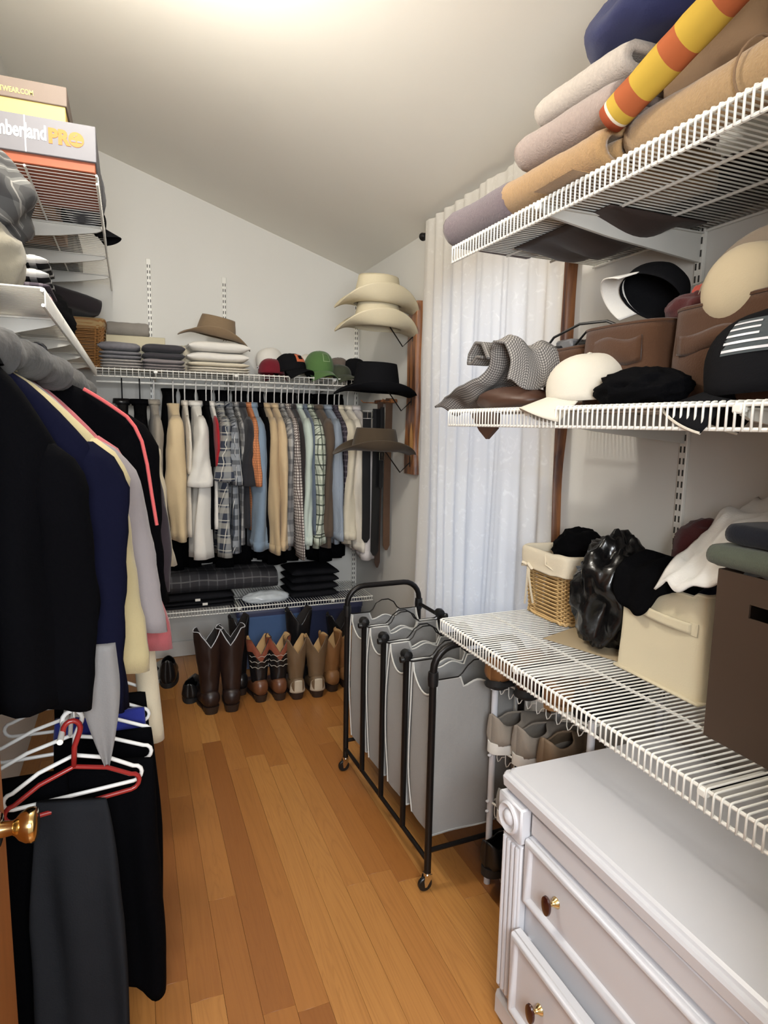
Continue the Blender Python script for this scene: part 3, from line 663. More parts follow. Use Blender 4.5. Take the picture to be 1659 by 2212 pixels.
# ------------------------------------------------------------------ highest right shelf: towels
ZT = 1.9955
TERRY = dict(bump=1.0, bscale=230, var=.16, sheen=.25, scale=130)
TAN = fab('tan_terry', (160, 128, 88), **TERRY); TAN2 = fab('sand_terry', (158, 130, 94), **TERRY); MAUVE = fab('mauve_grey_terry', (158, 142, 134), **TERRY); LGREY = fab('pale_grey_terry', (184, 174, 164), **TERRY); DGREY = fab('plum_grey_terry', (108, 96, 100), **TERRY)
KHAKI = fab('brown_khaki_cloth', (130, 104, 78)); NAVY = fab('navy_quilt', (44, 48, 84), var=.08)
towel('folded_towel', 'plum grey folded towel at the far end of the highest right shelf', 'towel', DGREY, 0.30, 0.105, 0.30, (0.900, 1.475, ZT), 0.06, 2, .022, 3)
towel('folded_towel', 'golden tan towel folded thick at the bottom of the towel stack', 'towel', TAN, 0.32, 0.085, 0.40, (0.902, 1.115, ZT + 0.004), 0.0, 3, .016, 5, 0.03)
towel('folded_towel', 'mauve grey folded towel lying on the golden tan towel', 'towel', MAUVE, 0.30, 0.080, 0.35, (0.918, 1.118, ZT + 0.098), 0.0, 3, .016, 7, 0.05)
towel('folded_towel', 'pale grey folded towel on top of the mauve grey one', 'towel', LGREY, 0.28, 0.066, 0.31, (0.940, 1.112, ZT + 0.188), 0.0, 2, .02, 9, 0.05)
blob('quilt', 'navy blue quilt bundled on top of the grey towels', 'bedding', NAVY, (1.13, 1.16, ZT + 0.268), (0.20, 0.17, 0.17), 12, .22, 1.1, flat=.5)
roll('towel_roll', 'long sandy tan rolled towel tied with cord at the shelf front', 'towel', TAN2, (0.988, 1.100, ZT + 0.057), (0.994, 0.45, ZT + 0.060), 0.055, 3)
tr_ = bpy.data.objects['towel_roll']; bpy.context.view_layer.update()
ti_ = (Matrix.Translation(tr_.location) @ tr_.rotation_euler.to_matrix().to_4x4()).inverted()
for y in (0.83, 0.70):
    o = part('tie_cord', G().tube([(0.991 + 0.0575 * math.cos(2 * PI * k / 24), y + .006 * math.sin(4 * PI * k / 24 + 1), ZT + 0.0585 + 0.0575 * math.sin(2 * PI * k / 24)) for k in range(24)], 0.0022, 5, True).xf(ti_), KHAKI, tr_)
YEL = plaid('yellow_orange_terry', (196, 162, 62), [(1, 0.104, 0.36, 0.60, (172, 92, 52), 1.0), (1, 5.0, 0.0030, 0, (176, 84, 50), 1.0), (1, 5.0, 0.0012, -0.0030, (236, 226, 206), 1.0)])
roll('towel_roll', 'yellow and orange striped beach towel rolled up and leaning on the tan towels', 'towel', YEL, (0.914, 1.108, ZT + 0.090), (0.975, 0.56, ZT + 0.322), 0.0365, 6, .010)
blob('cloth', 'brown khaki cloth tucked behind the striped beach towel', 'cloth', KHAKI, (1.10, 0.98, ZT + 0.09), (0.10, 0.17, 0.22), 21, .3, 1.5)
slab('cloth', 'thin tan cloth lying flat under the tan towel stack end', 'cloth', TAN, (0.965, 1.22, ZT), (0.14, 0.20, 0.004), 1, 4, PI / 2)
BKB = fab('added_umber_blanket', (48, 40, 36))  # blankets added at the wall so the shelf underside goes dark
slab('added_blanket', 'added dark umber blanket at the wall, darkening the shelf underside behind the tan rolled towel', 'bedding', BKB, (1.305, 0.72, ZT), (0.52, 0.20, 0.10), 2, 8, PI / 2)
slab('added_blanket', 'added dark umber blanket at the wall, darkening the shelf underside behind the folded towel stack', 'bedding', BKB, (1.325, 1.36, ZT), (0.62, 0.16, 0.09), 2, 9, PI / 2)
BRNBAG = surf('dark_brown_nylon', (62, 50, 46), .6, var=.12, bump=.3, bscale=60)
def hangcl(u, v):
    y = 1.25 + 0.40 * u; x = 1.05 + 0.30 * v
    return (x, y, ZT - 0.012 - (0.05 * math.sin(PI * u) + 0.035 * abs(math.sin(u * 9))) * (0.3 + .7 * v) * math.sin(PI * min(1, v * 1.2)))
sheet('cloth', 'dark brown cloth sagging through the wires under the plum grey towel', 'cloth', BRNBAG, hangcl, 24, 14, .003)

# ------------------------------------------------------------------ caps
def cap(label, loc, rot, cm, bm_, r=0.086, h=0.112, bl=0.068, rim=None, button=None, patch=None, squash=1.0, group=None, visor_only=False, bandm=None):
    t = thing('baseball_cap', label, 'cap', loc, rot, group)
    n = 48; rings = []; m = 14
    for j in range(m + 1):
        ph = PI / 2 * j / m; rr = math.cos(ph) ** 0.72; zz = h * math.sin(ph) ** 0.9; ring = []
        for i in range(n):
            a = 2 * PI * i / n; gv = 1 - .010 * math.exp(-((((a / (PI / 3)) % 1) - .5) / .06) ** 2) if j < m else 1
            fr = 1 + .10 * max(0, math.cos(a)) * math.sin(2 * ph); den = 0.03 * nz((math.cos(a), math.sin(a), zz * 9), 1.5, loc[1] * 10)
            ring.append((r * 1.10 * rr * math.cos(a) * gv * fr * (1 + den), r * .93 * rr * math.sin(a) * gv * (1 + den), zz * squash * (1 + den)))
        rings.append(ring)
    part('crown', G().loft(rings), cm, t, solid=.002, ang=180)
    def br(u, v):
        a = math.radians(-66 + 132 * u); ex = bl * math.cos(a * .98) ** .55 * v
        x = r * 1.08 * math.cos(a) + ex * 1.0; y = r * .93 * math.sin(a) * (1 + .04 * v); return (x, y, 0.004 - .012 * v - 6.2 * y * y * (0.45 + .55 * v) + .010 * (1 - v))
    part('brim', G().grid(br, 28, 8), bm_, t, solid=.003, ang=180)
    if rim: part('brim_edge', G().tube([br(u / 28, 1.0) for u in range(29)], .0028, 6), rim, t, 'white edge of the brim')
    part('button', G().lathe([(0, .004), (.006, .002), (.007, 0)], 12, (0, 0, h * squash)), button or cm, t)
    if patch: patch(t, r, h * squash)
    return t
def on_crown(r, h, a, ph): 
    rr = math.cos(ph) ** .72; fr = 1 + .10 * max(0, math.cos(a)) * math.sin(2 * ph)
    return Vector((r * 1.10 * rr * math.cos(a) * fr, r * .93 * rr * math.sin(a), h * math.sin(ph) ** .9))
def crown_patch(t, nm, r, h, a0, a1, p0, p1, mat, off=.0022, nu=10, nv=8, mask=None, label=None):
    def f(u, v):
        p = on_crown(r, h, a0 + (a1 - a0) * u, p0 + (p1 - p0) * v); return p + Vector((p.x, p.y, p.z * .8)).normalized() * off
    return part(nm, G().grid(f, nu, nv), mat, t, label=label, ang=180)

ZM = 1.5205
IVORY = fab('ivory_twill', (204, 197, 182), var=.04); CAPK = fab('black_twill', (22, 22, 24)); 
cap('plain ivory baseball cap at the front of the eye-height shelf', (1.005, 1.225, ZM + 0.014), (0.0, 0.07, math.radians(150)), IVORY, IVORY, r=.088, h=.108)
blob('cloth', 'crumpled black cloth between the ivory cap and the flag-patch cap', 'cloth', BLACKF, (0.985, 1.045, ZM), (0.065, 0.115, 0.075), 31, .4, 1.9)
def flagp(t, r, h):
    crown_patch(t, 'flag_patch', r, h, math.radians(52), math.radians(98), .42, .98, fab('patch_grey', (70, 76, 78)), .003, label='grey flag patch with white stripes')
    for k in range(5):
        p0 = .45 + .105 * k; crown_patch(t, 'patch_stripe', r, h, math.radians(53 if k < 3 else 53), math.radians(97 if k < 2 else 84), p0, p0 + .035, WHITEP, .0042, 10, 2)
cap('dark cap with white-edged brim and a striped flag patch on its side', (1.010, 0.755, ZM + 0.012), (0.0, 0.06, math.radians(112)), CAPK, CAPK, r=.105, h=.140, bl=.075, rim=IVORY, patch=flagp)
BRC = fab('brown_canvas', (74, 49, 32), var=.10, scale=5)
def canvas_bin(label, y0, y1, z1, x0, pockets, seed):
    t = thing('canvas_bag', label, 'bag', (1.2, (y0 + y1) / 2, ZM), 0, 'brown canvas bags')
    yc = (y0 + y1) / 2; rings = []
    out = []
    for i in range(48):
        a = 2 * PI * i / 48; out.append((math.cos(a), math.sin(a)))
    for j in range(13):
        v = j / 12; k = 1 + .03 * math.sin(PI * v); ring = []
        for cx_, sy_ in out:
            x = (x0 + 1.39) / 2 - 1.2 + (1.39 - x0) / 2 * sgp(cx_, .3) * k; y = (y1 - y0) / 2 * sgp(sy_, .3) * (1 - .03 * v)
            n_ = .009 * nz((x * 8, y * 8, v * 2.2), 1, seed); ring.append((x + n_, y + n_ * .5, (z1 - ZM) * v + .010 * nz((x * 5, y * 5, 4), 1, seed) * v))
        rings.append(ring)
    part('bag_body', G().loft(rings, True, True, False), BRC, t, solid=.004, ang=180)
    hem = [tuple(Vector(p) + Vector((0, 0, .001))) for p in rings[-1]]
    part('top_hem', G().tube(hem, .0045, 6, True), BRC, t)
    for (pa, pb, zt, zb) in pockets:
        def pk(u, v, pa=pa, pb=pb, zt=zt, zb=zb): 
            y = pa + (pb - pa) * u - yc; return (x0 - 1.2 - .006 - .010 * math.sin(PI * v) * math.sin(PI * u), y, zt - (zt - zb) * v - ZM + .006 * math.sin(u * 7 + seed))
        f = part('pocket_flap', G().grid(pk, 12, 6), BRC, t, solid=.005, ang=180)
    return t
canvas_bin('brown canvas bag with one flap pocket, directly behind the ivory cap', 1.062, 1.320, 1.700, 1.035, [(1.10, 1.26, 1.672, 1.618)], 3)
canvas_bin('wide brown canvas bag with two flaps behind the flag-patch cap', 0.56, 1.055, 1.712, 1.035, [(0.82, 1.00, 1.66, 1.622), (0.62, 0.78, 1.66, 1.62)], 5)
canvas_bin('narrow brown canvas bag under the black cables, next to the window', 1.330, 1.520, 1.672, 1.07, [(1.35, 1.50, 1.645, 1.60)], 8)
# things lying on the bags
def vp(t, r, h): pass
cq = cap('black cap with white underbrim lying on its side on the brown bag', (1.135, 1.195, 1.775), (0, 0, 0), CAPK, WHITEF, r=.070, h=.085, bl=.048, rim=None)
u_ = Vector((.70, .10, .70)).normalized(); f_ = Vector((-.45, .80, .28)); f_ = (f_ - u_ * f_.dot(u_)).normalized(); l_ = u_.cross(f_)
cq.rotation_euler = Matrix(((f_.x, l_.x, u_.x), (f_.y, l_.y, u_.y), (f_.z, l_.z, u_.z))).to_euler()
MAROON = fab('maroon_cloth', (74, 34, 34)); CORAL = fab('coral_cloth', (206, 96, 82))
blob('cloth', 'dark maroon cloth between the black cap and the cream sun hat', 'cloth', MAROON, (1.14, 1.045, 1.700), (0.06, 0.085, 0.062), 14, .35, 1.6)
blob('cloth', 'tiny coral tip of cloth poking out of the maroon one', 'cloth', CORAL, (1.16, 1.075, 1.752), (0.016, 0.02, 0.032), 15, .3, 1.6)
PLAST = surf('cloudy_plastic', (208, 206, 198), .3, var=.1, bump=.5, bscale=30)
blob('plastic_bag', 'cloudy white plastic bag behind the caps against the wall', 'bag', PLAST, (1.27, 1.135, 1.700), (0.08, 0.115, 0.115), 16, .3, 1.8)
t = thing('sun_hat', 'big cream sun hat tipped against the bags at the frame edge', 'hat', (1.120, 0.900, 1.728), (0, 0, 0)); t.scale = (.92, .92, .92)
hq = Vector((0, 0, 1)).rotation_difference(Vector((-.86, -.10, .16)).normalized()).to_euler()
HATC = fab('cream_felt', (182, 167, 138), var=.05, bump=.15); HATB = fab('stone_brim', (150, 136, 120), var=.05)
part('crown', G().lathe([(0.098, -.01), (0.097, .02), (0.092, .05), (0.08, .078), (0.055, .098), (0.025, .107), (0, .109)], 36), HATC, t, ang=180, rot=hq)
part('brim', G().lathe([(0.098, -.004), (0.115, -.012), (0.140, -.010), (0.146, 0.004), (0.140, 0.001), (0.115, -.006), (0.098, .004)], 40), HATB, t, ang=180, rot=hq)
t = thing('corded_device', 'small grey device with looping black cables on the narrow canvas bag', 'device', (1.12, 1.40, 1.674))
part('body', G().box((0, 0.06, .018), (.05, .07, .03), .006), surf('grey_plastic', (110, 110, 112), .4), t)
part('cable', G().tube([(-.05, .11, .005), (-.04, .08, .04), (-.02, 0, .066), (0, -.08, .064), (.02, -.13, .04)], .0035, 7).tube([(-.02, .02, .01), (-.02, -.03, .044), (0, -.09, .046), (.02, -.13, .025)], .003, 7).tube([(-.03, .06, .012), (-.03, .14, .018)], .0045, 7), BLKPL, t)
part('case', G().box((0, -.055, .013), (.06, .10, .022), .009), BLKPL, t)
# checked cloth drooping off the far end, brown leather piece
CHECK = plaid('grey_gingham', (186, 180, 172), [(0, .0075, .5, 0, (58, 56, 58), .62), (1, .0075, .5, 0, (58, 56, 58), .62)])
pth = [(1.865, 1.528), (1.82, 1.552), (1.75, 1.560), (1.66, 1.578), (1.60, 1.600), (1.56, 1.640), (1.53, 1.690), (1.50, 1.708), (1.47, 1.69), (1.45, 1.64), (1.44, 1.58)]
def pl(pts, t_):
    f = t_ * (len(pts) - 1); i = min(int(f), len(pts) - 2); q = f - i; return tuple(a + (b - a) * q for a, b in zip(pts[i], pts[i + 1]))
def chk(u, v):
    y, z = pl(pth, u); return (0.915 + 0.17 * v + .012 * math.sin(u * 16), y - .03 * v, z + .012 * math.sin(v * 11 + u * 7) + .01 * nz((u * 9, v * 6, 0), 1, 2) - .02 * v)
t = thing('checked_shirt', 'grey gingham cloth drooping over the far end of the eye-height shelf', 'cloth', (0, 0, 0))
part('cloth', G().grid(chk, 60, 24), CHECK, t, solid=.006, ang=180)
lp = [(1.55, 1.655), (1.585, 1.70), (1.62, 1.705), (1.655, 1.675), (1.66, 1.650), (1.635, 1.648), (1.61, 1.665), (1.585, 1.662)]
def lpf(u, v):
    y, z = pl(lp, u); return (0.915 + .055 * v, y, z)
part('strap_loop', G().grid(lpf, 40, 6), CHECK, t, solid=.008, ang=180)
for p in t.children: p.location = (0, 0, 0)
LEA = surf('cinnamon_leather', (72, 47, 35), .5, var=.15, scale=12)
t = thing('leather_bag', 'flat cinnamon leather bag under the gingham cloth with a hanging corner', 'bag', (0.99, 1.53, ZM))
part('bag_body', blob_g(.075, .14, .06, 44, .15, 1.2, 40, .4, False), LEA, t, ang=180)
part('hanging_corner', G().prism([(-.02, -.012), (.13, -.012), (.075, -.062), (.035, -.085), (-.012, -.055)], .012, 'x', -.06), LEA, t, 'dark pointed leather corner below the shelf')

# ------------------------------------------------------------------ lower right shelf: basket, bag, bins
ZL = 0.8668
def rrect(hx, hy, e=.28, n=64): return [(hx * sgp(math.cos(2 * PI * (i + .5) / n), e), hy * sgp(math.sin(2 * PI * (i + .5) / n), e)) for i in range(n)]
WICK = surf('pale_willow', (206, 172, 118), .55, var=.18, scale=60); WICKD = surf('honey_willow', (158, 110, 58), .55, var=.2, scale=50)
def wicker(name, label, loc, bx, by, tx, ty, h, rows, wm, rz=0.0, r=.0046, liner=None):
    t = thing(name, label, 'basket', loc, rz)
    n = 96; stakes = 24; g = G(); st = G()
    def hw(z): k = z / h; return bx + (tx - bx) * k, by + (ty - by) * k
    for j in range(rows):
        z = .012 + (h - .02) * j / (rows - 1); hx, hy = hw(z); ring = []
        for i, (x, y) in enumerate(rrect(hx, hy, .25, n)):
            o = r * 1.1 * math.cos(2 * PI * i * stakes / n / 2 + PI * j); L = math.hypot(x / hx, y / hy); ring.append((x + o * x / hx / L, y + o * y / hy / L, z))
        g.tube(ring, r * .96, 5, True, 0.85)
    part('woven_strands', g, wm, t, kind='stuff', ang=180)
    for i in range(stakes):
        k = int((i + .5) * n / stakes) % n; pts = []
        for z in (0.0, h * .5, h): hx, hy = hw(z); x, y = rrect(hx, hy, .25, n)[k]; pts.append((x, y, z))
        st.tube(pts, r * .8, 5)
    part('stakes', st, wm, t, kind='stuff', ang=180)
    part('base', G().loft([[(x, y, .002) for x, y in rrect(bx, by)], [(x, y, .012) for x, y in rrect(bx, by)]], True, True, True), wm, t)
    for z, rr in ((.008, r * 1.5), (h, r * 1.5)):
        hx, hy = hw(z); part('braided_rim', G().tube([(x, y, z + .003 * math.sin(i * .9)) for i, (x, y) in enumerate(rrect(hx + .003, hy + .003, .25, n))], rr, 6, True), wm, t)
    return t
bk = wicker('wicker_basket', 'pale wicker basket with cream fabric liner and ribbon on the lower shelf', (1.298, 1.628, ZL), .088, .100, .102, .112, .200, 30, WICK, r=.0034)
LIN = fab('cream_liner', (224, 212, 188), var=.05)
def linf(u, v):
    a = rrect(.108, .118, .25, 96); i = u * 96; p = a[int(i) % 96]; q = a[(int(i) + 1) % 96]; f = i - int(i); x, y = p[0] + (q[0] - p[0]) * f, p[1] + (q[1] - p[1]) * f
    k = [(.86, .16), (.92, .205), (1.0, .222), (1.06, .214), (1.07, .195), (1.055, .165), (1.07, .155)]
    s, z = pl(k, v); w_ = .012 * nz((x * 25, y * 25, v * 2), 1, 6) * v; return (x * (s + w_), y * (s + w_), z + .006 * nz((x * 20, y * 20, 0), 1, 7))
part('fabric_liner', G().grid(linf, 96, 14), LIN, bk, solid=.002, ang=180)
g = G().tube([(-.119, .06, .165), (-.124, .055, .14), (-.120, .062, .10), (-.113, .075, .055), (-.110, .082, .03)], .0055, 6, False, .35).tube([(-.119, .055, .165), (-.125, .045, .13), (-.121, .038, .09), (-.114, .032, .045)], .0055, 6, False, .35)
g.tube([(-.12, .058, .166), (-.132, .072, .172), (-.126, .086, .160), (-.12, .06, .165), (-.132, .042, .174), (-.126, .03, .160), (-.12, .056, .164)], .0045, 6)
part('ribbon_bow', g, LIN, bk, 'pinkish cream ribbon bow')
part('carry_loop', G().tube([(-.113, -.02, .215), (-.122, -.035, .185), (-.110, -.075, .168), (-.09, -.115, .172), (-.07, -.119, .19)], .0025, 6), LIN, bk)
blob('clothing', 'black clothing heaped in the wicker basket', 'clothing', BLACKF, (1.315, 1.60, ZL + .175), (0.075, 0.105, 0.115), 51, .35, 1.6, flat=.3)
blob('bin_bag', 'glossy black plastic bag slumped between the basket and the cream bin', 'bag', BLKGLOSS, (1.225, 1.345, ZL + .004), (0.110, 0.100, 0.310), 53, .55, 1.5, flat=.1, n=60)
KRAFT = surf('kraft_paper', (176, 158, 128), .8, var=.06)
slab('paper_sheet', 'flat kraft paper sheets on the wires beside the wicker basket', 'paper', KRAFT, (1.235, 1.36, ZL), (0.21, 0.30, 0.003), 1, 3, .35, wav=.002)
CANV = fab('ivory_canvas', (214, 203, 174), var=.03, bump=.2)
cb = thing('storage_cube', 'ivory fabric storage cube with a loop handle on the lower shelf', 'storage bin', (1.272, 1.103, ZL))
g = G(); rings = []
for j in range(11):
    v = j / 10; rings.append([(x * (1 - .045 * v) + .004 * nz((x * 12, y * 12, v * 2), 1, 4), y * (1 - .05 * v), .008 + .236 * v + (.006 * abs(y) / .13 * v - .008 * v * (abs(y) < .1))) for x, y in rrect(.127, .131, .12, 64)])
part('cube_body', g.loft(rings, True, True, False), CANV, cb, solid=.004, ang=60)
part('top_hem', G().tube([(x * 1.012, y * 1.012, z - .004) for x, y, z in rings[-1]], .004, 6, True), CANV, cb)
part('base_board', G().box((-.002, 0, .004), (.266, .268, .008), .003), CANV, cb)
part('loop_handle', G().grid(lambda u, v: (-.127 - .012 * math.sin(PI * u) ** .7, .072 - .165 * u, .186 - .024 * v - .008 * u), 20, 4), CANV, cb, solid=.003, ang=180)
part('handle_tab', G().box((-.1265, -.098, .166), (.003, .024, .03), .001).box((-.1265, .074, .174), (.003, .016, .03), .001), CANV, cb)
bb = thing('brown_box', 'tall dark brown cardboard box with a cut-out hand hole', 'box', (1.225, 0.762, ZL))
W_, D_, H_ = .35, .225, .340; CARD = surf('dark_brown_card', (66, 50, 37), .75, var=.05)
def panel(y0, y1, z0, z1, x): return G().box((x, (y0 + y1) / 2, (z0 + z1) / 2), (.004, y1 - y0, z1 - z0))
g = G()
hy0, hy1, hz0, hz1 = -.040, .042, .262, .288
for q in ((-D_ / 2, hy0, 0, H_), (hy1, D_ / 2, 0, H_), (hy0, hy1, 0, hz0), (hy0, hy1, hz1, H_)):
    g.join(panel(*q, -W_ / 2))
g.xf(Matrix.Scale(-1, 4, (0, 1, 0)))
part('front_panel', g, CARD, bb)
part('box_body', panel(-D_ / 2, D_ / 2, 0, H_, W_ / 2 - .03).box((0, D_ / 2, H_ / 2), (W_ - .004, .004, H_)).box((0, -D_ / 2, H_ / 2), (W_ - .004, .004, H_)).box((0, 0, .003), (W_ - .004, D_, .005)), CARD, bb)
blob('clothing', 'black clothing spilling over the rim of the ivory storage cube', 'clothing', BLACKF, (1.282, 1.14, ZL + .15), (0.095, 0.088, 0.145), 61, .30, 1.5, flat=.3)
blob('clothing', 'dark navy clothing at the near side of the ivory cube', 'clothing', NAVYF, (1.27, 1.03, ZL + .17), (0.085, 0.045, 0.085), 62, .35, 1.5, flat=.3)
blob('clothing', 'maroon shirt behind the white shirt near the wall', 'clothing', MAROON, (1.32, 1.13, ZL + .235), (0.07, 0.10, 0.150), 63, .35, 1.5)
def wsh(u, v):
    y = 1.085 - 0.36 * u - .02 * v; x = 1.105 + .28 * v
    z = ZL + .330 + .10 * math.sin(PI * min(1, v * .62)) + .045 * u - .075 * (1 - u) ** 1.5 * (1 - v) - .03 * (1 - v) ** 2
    n_ = .045 * (0.5 - math.sqrt(nz((u * 3.6 + v, v * 2.6, 0), 1.8, 8) ** 2 + .002)) + .011 * math.sin(u * 13 + v * 12 + 3 * nz((u * 2, v * 2, 1), 1, 3))
    return (x - .01 * math.sin(u * 9), y, z + n_)
sheet('shirt', 'rumpled white shirt thrown over the bins', 'clothing', fab('bright_white_cloth', (232, 230, 224), var=.03), wsh, 60, 30, .005)
def drp(u, v):
    x, z = pl([(1.33, ZL + .262), (1.22, ZL + .285), (1.158, ZL + .268), (1.136, ZL + .245), (1.130, ZL + .205 - .05 * math.sin(u * 4.2))], v); y = 1.245 - .19 * u
    return (x - .004 * math.sin(u * 17) * v, y, z + .018 * nz((u * 3, v * 2.5, 0), 1.4, 5) * (1 - v) + .006 * math.sin(u * 15 + 3 * v))
sheet('shirt', 'black shirt hem folded over the rim of the ivory storage cube', 'clothing', BLACKF, drp, 40, 24, .004)
OLIVE = fab('grey_olive_cloth', (86, 92, 80), bump=.6)
towel('folded_cloth', 'grey olive folded cloth with pale hem on the brown box', 'cloth', OLIVE, .30, .042, .26, (1.04, .642, ZL + .343), 0, 2, .012, 11)
towel('folded_cloth', 'dark navy folded cloth on top of the grey olive one', 'cloth', fab('ink_cloth', (30, 33, 42)), .28, .04, .24, (1.06, .640, ZL + .388), 0, 2, .013, 14)
# ------------------------------------------------------------------ hanging garments
HANGW = surf('white_hanger_plastic', (228, 226, 222), .35, var=.03); HANGR = surf('red_hanger_plastic', (140, 34, 32), .3, var=.06); HANGB = surf('black_hanger_wire', (40, 40, 42), .35, .5)
def hook_path(s=1.0, r=0.019, zb=-0.085):
    p = [(-r * s, 0, -.012)]
    for k in range(9): a = PI - (PI * 1.12) * k / 8; p.append((r * s * math.cos(a), 0, r * math.sin(a) - .004))
    return p + [(.004 * s, 0, -.042), (0, 0, zb)]
def hanger_g(half=0.20, zb=-0.085, r=0.0033, drop=.055, s=1, bar=True):
    g = G().tube(hook_path(s, zb=zb), r * 1.1, 6)
    e = []
    for k in range(7): a = PI / 2 - PI * k / 6; e.append((half - .018 + .018 * math.cos(a), 0, zb - drop - .018 + .018 * math.sin(a)))
    L = [(0, 0, zb), (half * .5, 0, zb - drop * .42)] + e
    if bar: g.tube(L + [(-q[0], q[1], q[2]) for q in L[:0:-1]] , r, 6, True)
    else: g.tube([(-half, 0, zb - drop)] + [(-half * .5, 0, zb - drop * .4), (0, 0, zb), (half * .5, 0, zb - drop * .4), (half, 0, zb - drop)], r * 1.5, 6)
    return g
HG = {}
def hanger(label, loc, rz, mat=HANGW, half=.20, zb=-.085, r=.0036, group=None, drop=.055, s=1, tilt=0.0):
    k = (mat.name, half, zb, r, drop, s)
    if k not in HG: HG[k] = mesh('clothes_hanger', hanger_g(half, zb, r, drop, s), mat, 180)
    return solo('clothes_hanger', HG[k], None, label, 'hanger', loc, (tilt, 0, rz), group)

def garment(nm, label, cat, mat, loc, rz, half=.20, th=.024, L=.75, zn=-.075, slope=.065, sleeve=.25, srx=.075, sry=.03, flare=.02, collar=True, seed=1, waist=1.0, hemw=1.08, cmat=None, cuff=False, smat=None, sides=(1, -1), open_=0.0, fold=1.0, lean=0.0, group=None, hemt=1.3):
    """hung shirt or jacket: local x along the hanger, z = 0 at the rail"""
    t = thing(nm, label, cat, loc, rz, group); n = 40; rings = []
    zs_ = zn - slope
    prof = [(zn + .012, .055, th * 1.1), (zn, .062, th * 1.05)]
    for k in range(1, 6): q = k / 5; prof.append((zn - slope * q ** 1.25, .062 + (half - .062) * q, th * (1.0 - .15 * q)))
    body = 16
    for k in range(1, body + 1):
        q = k / body; prof.append((zs_ - (L - slope) * q, half * (waist + (hemw - waist) * q) * (1 - .03 * math.sin(PI * min(1, q * 2))), th * (.85 + (hemt - .85) * q ** 1.3)))
    for z, hx, hy in prof:
        d = min(1, max(0, (zn - slope * .4 - z) / .3)); ring = []
        for i in range(n):
            a = 2 * PI * i / n; cx, sy = sgp(math.cos(a), .75), sgp(math.sin(a), .6)
            fx = hx * cx; f = fold * d * (th * .55 * math.sin(fx * 52 + seed * 1.7 + 1.5 * nz((fx * 6, z * 2, 0), 1, seed)) + th * .5 * nz((fx * 9, z * 3.0, .5), 1, seed))
            ring.append((fx + .012 * d * nz((0, z * 5, 1), 1, seed + 2) * cx, hy * sy + f + lean * (zn - z), z))
        rings.append(ring)
    part('body', G().loft(rings), mat, t, solid=.003, ang=180)
    if collar:
        part('collar', G().loft([oval(0, 0, zn - .004, .064, th * 1.25, 20, .8), oval(0, 0, zn + .024, .056, th * 1.3, 20, .8), oval(0, -th * .1, zn + .030, .058, th * 1.45, 20, .8), oval(0, -th * .1, zn + .004, .070, th * 1.55, 20, .8)]), cmat or mat, t, solid=.002, ang=180)
    if sleeve:
        for s in sides:
            rings = []; m = 18; ns = 26
            zt = zs_ + .012; ph = seed * 2.1 + s
            for j in range(m + 1):
                q = j / m; z = zt - sleeve * q; e = min(1, (q * 6)) ** .5
                kx = srx * (1.05 - .30 * q) * e + .004; ky = sry * ((.66 + .62 * q) if sleeve < .45 else (1.05 - .12 * q + .10 * math.sin(q * 9 + ph))) * (.35 + .65 * e)
                if cuff and q > .93: kx *= 1.08; ky *= 1.06
                cx = s * (half * .955 + flare * q + .006 * math.sin(q * 5 + ph)); ring = []
                for i in range(ns):
                    a = 2 * PI * i / ns; f = 1 + fold * .22 * math.sin(a * 3 + q * 4 + ph) * q + .16 * fold * nz((math.cos(a), math.sin(a), q * 5), 1.4, seed + s)
                    ring.append((cx + kx * math.cos(a) * f, ky * math.sin(a) * f + th * .25 * math.sin(q * 4 + ph) + lean * (zn - z), z - (.012 * math.cos(a) * s if q > .99 else 0)))
                rings.append(ring)
            sl = part('sleeve', G().loft(rings), smat or mat, t, solid=.003, ang=180)
            if cuff:
                part('cuff', G().loft([[(Vector(p) - Vector((cx, 0, 0))) * 1.03 + Vector((cx, 0, p[2] * -.03)) for p in r_] for r_ in rings[-2:]]), smat or mat, sl, solid=.002, ang=180)
    return t

# ------------------------------------------------------------------ back wall: hung shirts
RY, RZ_ = 3.775, 1.680
part_rod = solo('hanging_rod', G().tube([(-0.16, RY, RZ_ - .0065), (1.385, RY, RZ_ - .0065)], 0.0065, 10), WIRE, 'white hanging rod under the long back shelf', 'rod')
for xx in (0.06, 0.62, 1.18): part('rod_hook', G().tube([(xx, RY, RZ_ - .013), (xx, RY + .011, RZ_ - .006), (xx, RY + .008, RZ_ + .02), (xx, RY, RZ_ + .048)], .003, 6), WIRE, part_rod)
KH = fab('khaki_tan', (190, 166, 130), var=.07); KH2 = fab('warm_sand', (204, 180, 144), var=.06); GREYB = fab('grey_beige', (150, 142, 130)); TANSW = fab('cream_tan_fleece', (212, 190, 152), var=.05); WHT = fab('soft_white_cotton', (224, 220, 212), var=.04)
DEN = fab('pale_denim', (124, 142, 160), var=.10, scale=14); DENGR = fab('slate_blue', (96, 106, 122)); MINT = fab('pale_mint', (196, 208, 198), var=.05); BRWN = fab('umber_brown', (92, 78, 66)); LBLU = plaid('blue_grey_stripe', (160, 170, 182), [(0, .008, .35, 0, (122, 134, 152), .6)]); CRM = fab('cream_linen', (214, 204, 182), var=.05); LIL = fab('pale_lilac_white', (204, 198, 196), var=.05); OFFW = fab('off_white', (222, 214, 200), var=.05)
PLA = plaid('navy_grey_plaid', (58, 64, 78), [(0, .075, .38, 0, (176, 178, 176), .55), (1, .085, .36, .2, (196, 192, 180), .5), (0, .075, .06, .2, (228, 224, 210), .8), (1, .085, .06, .4, (228, 224, 210), .7)])
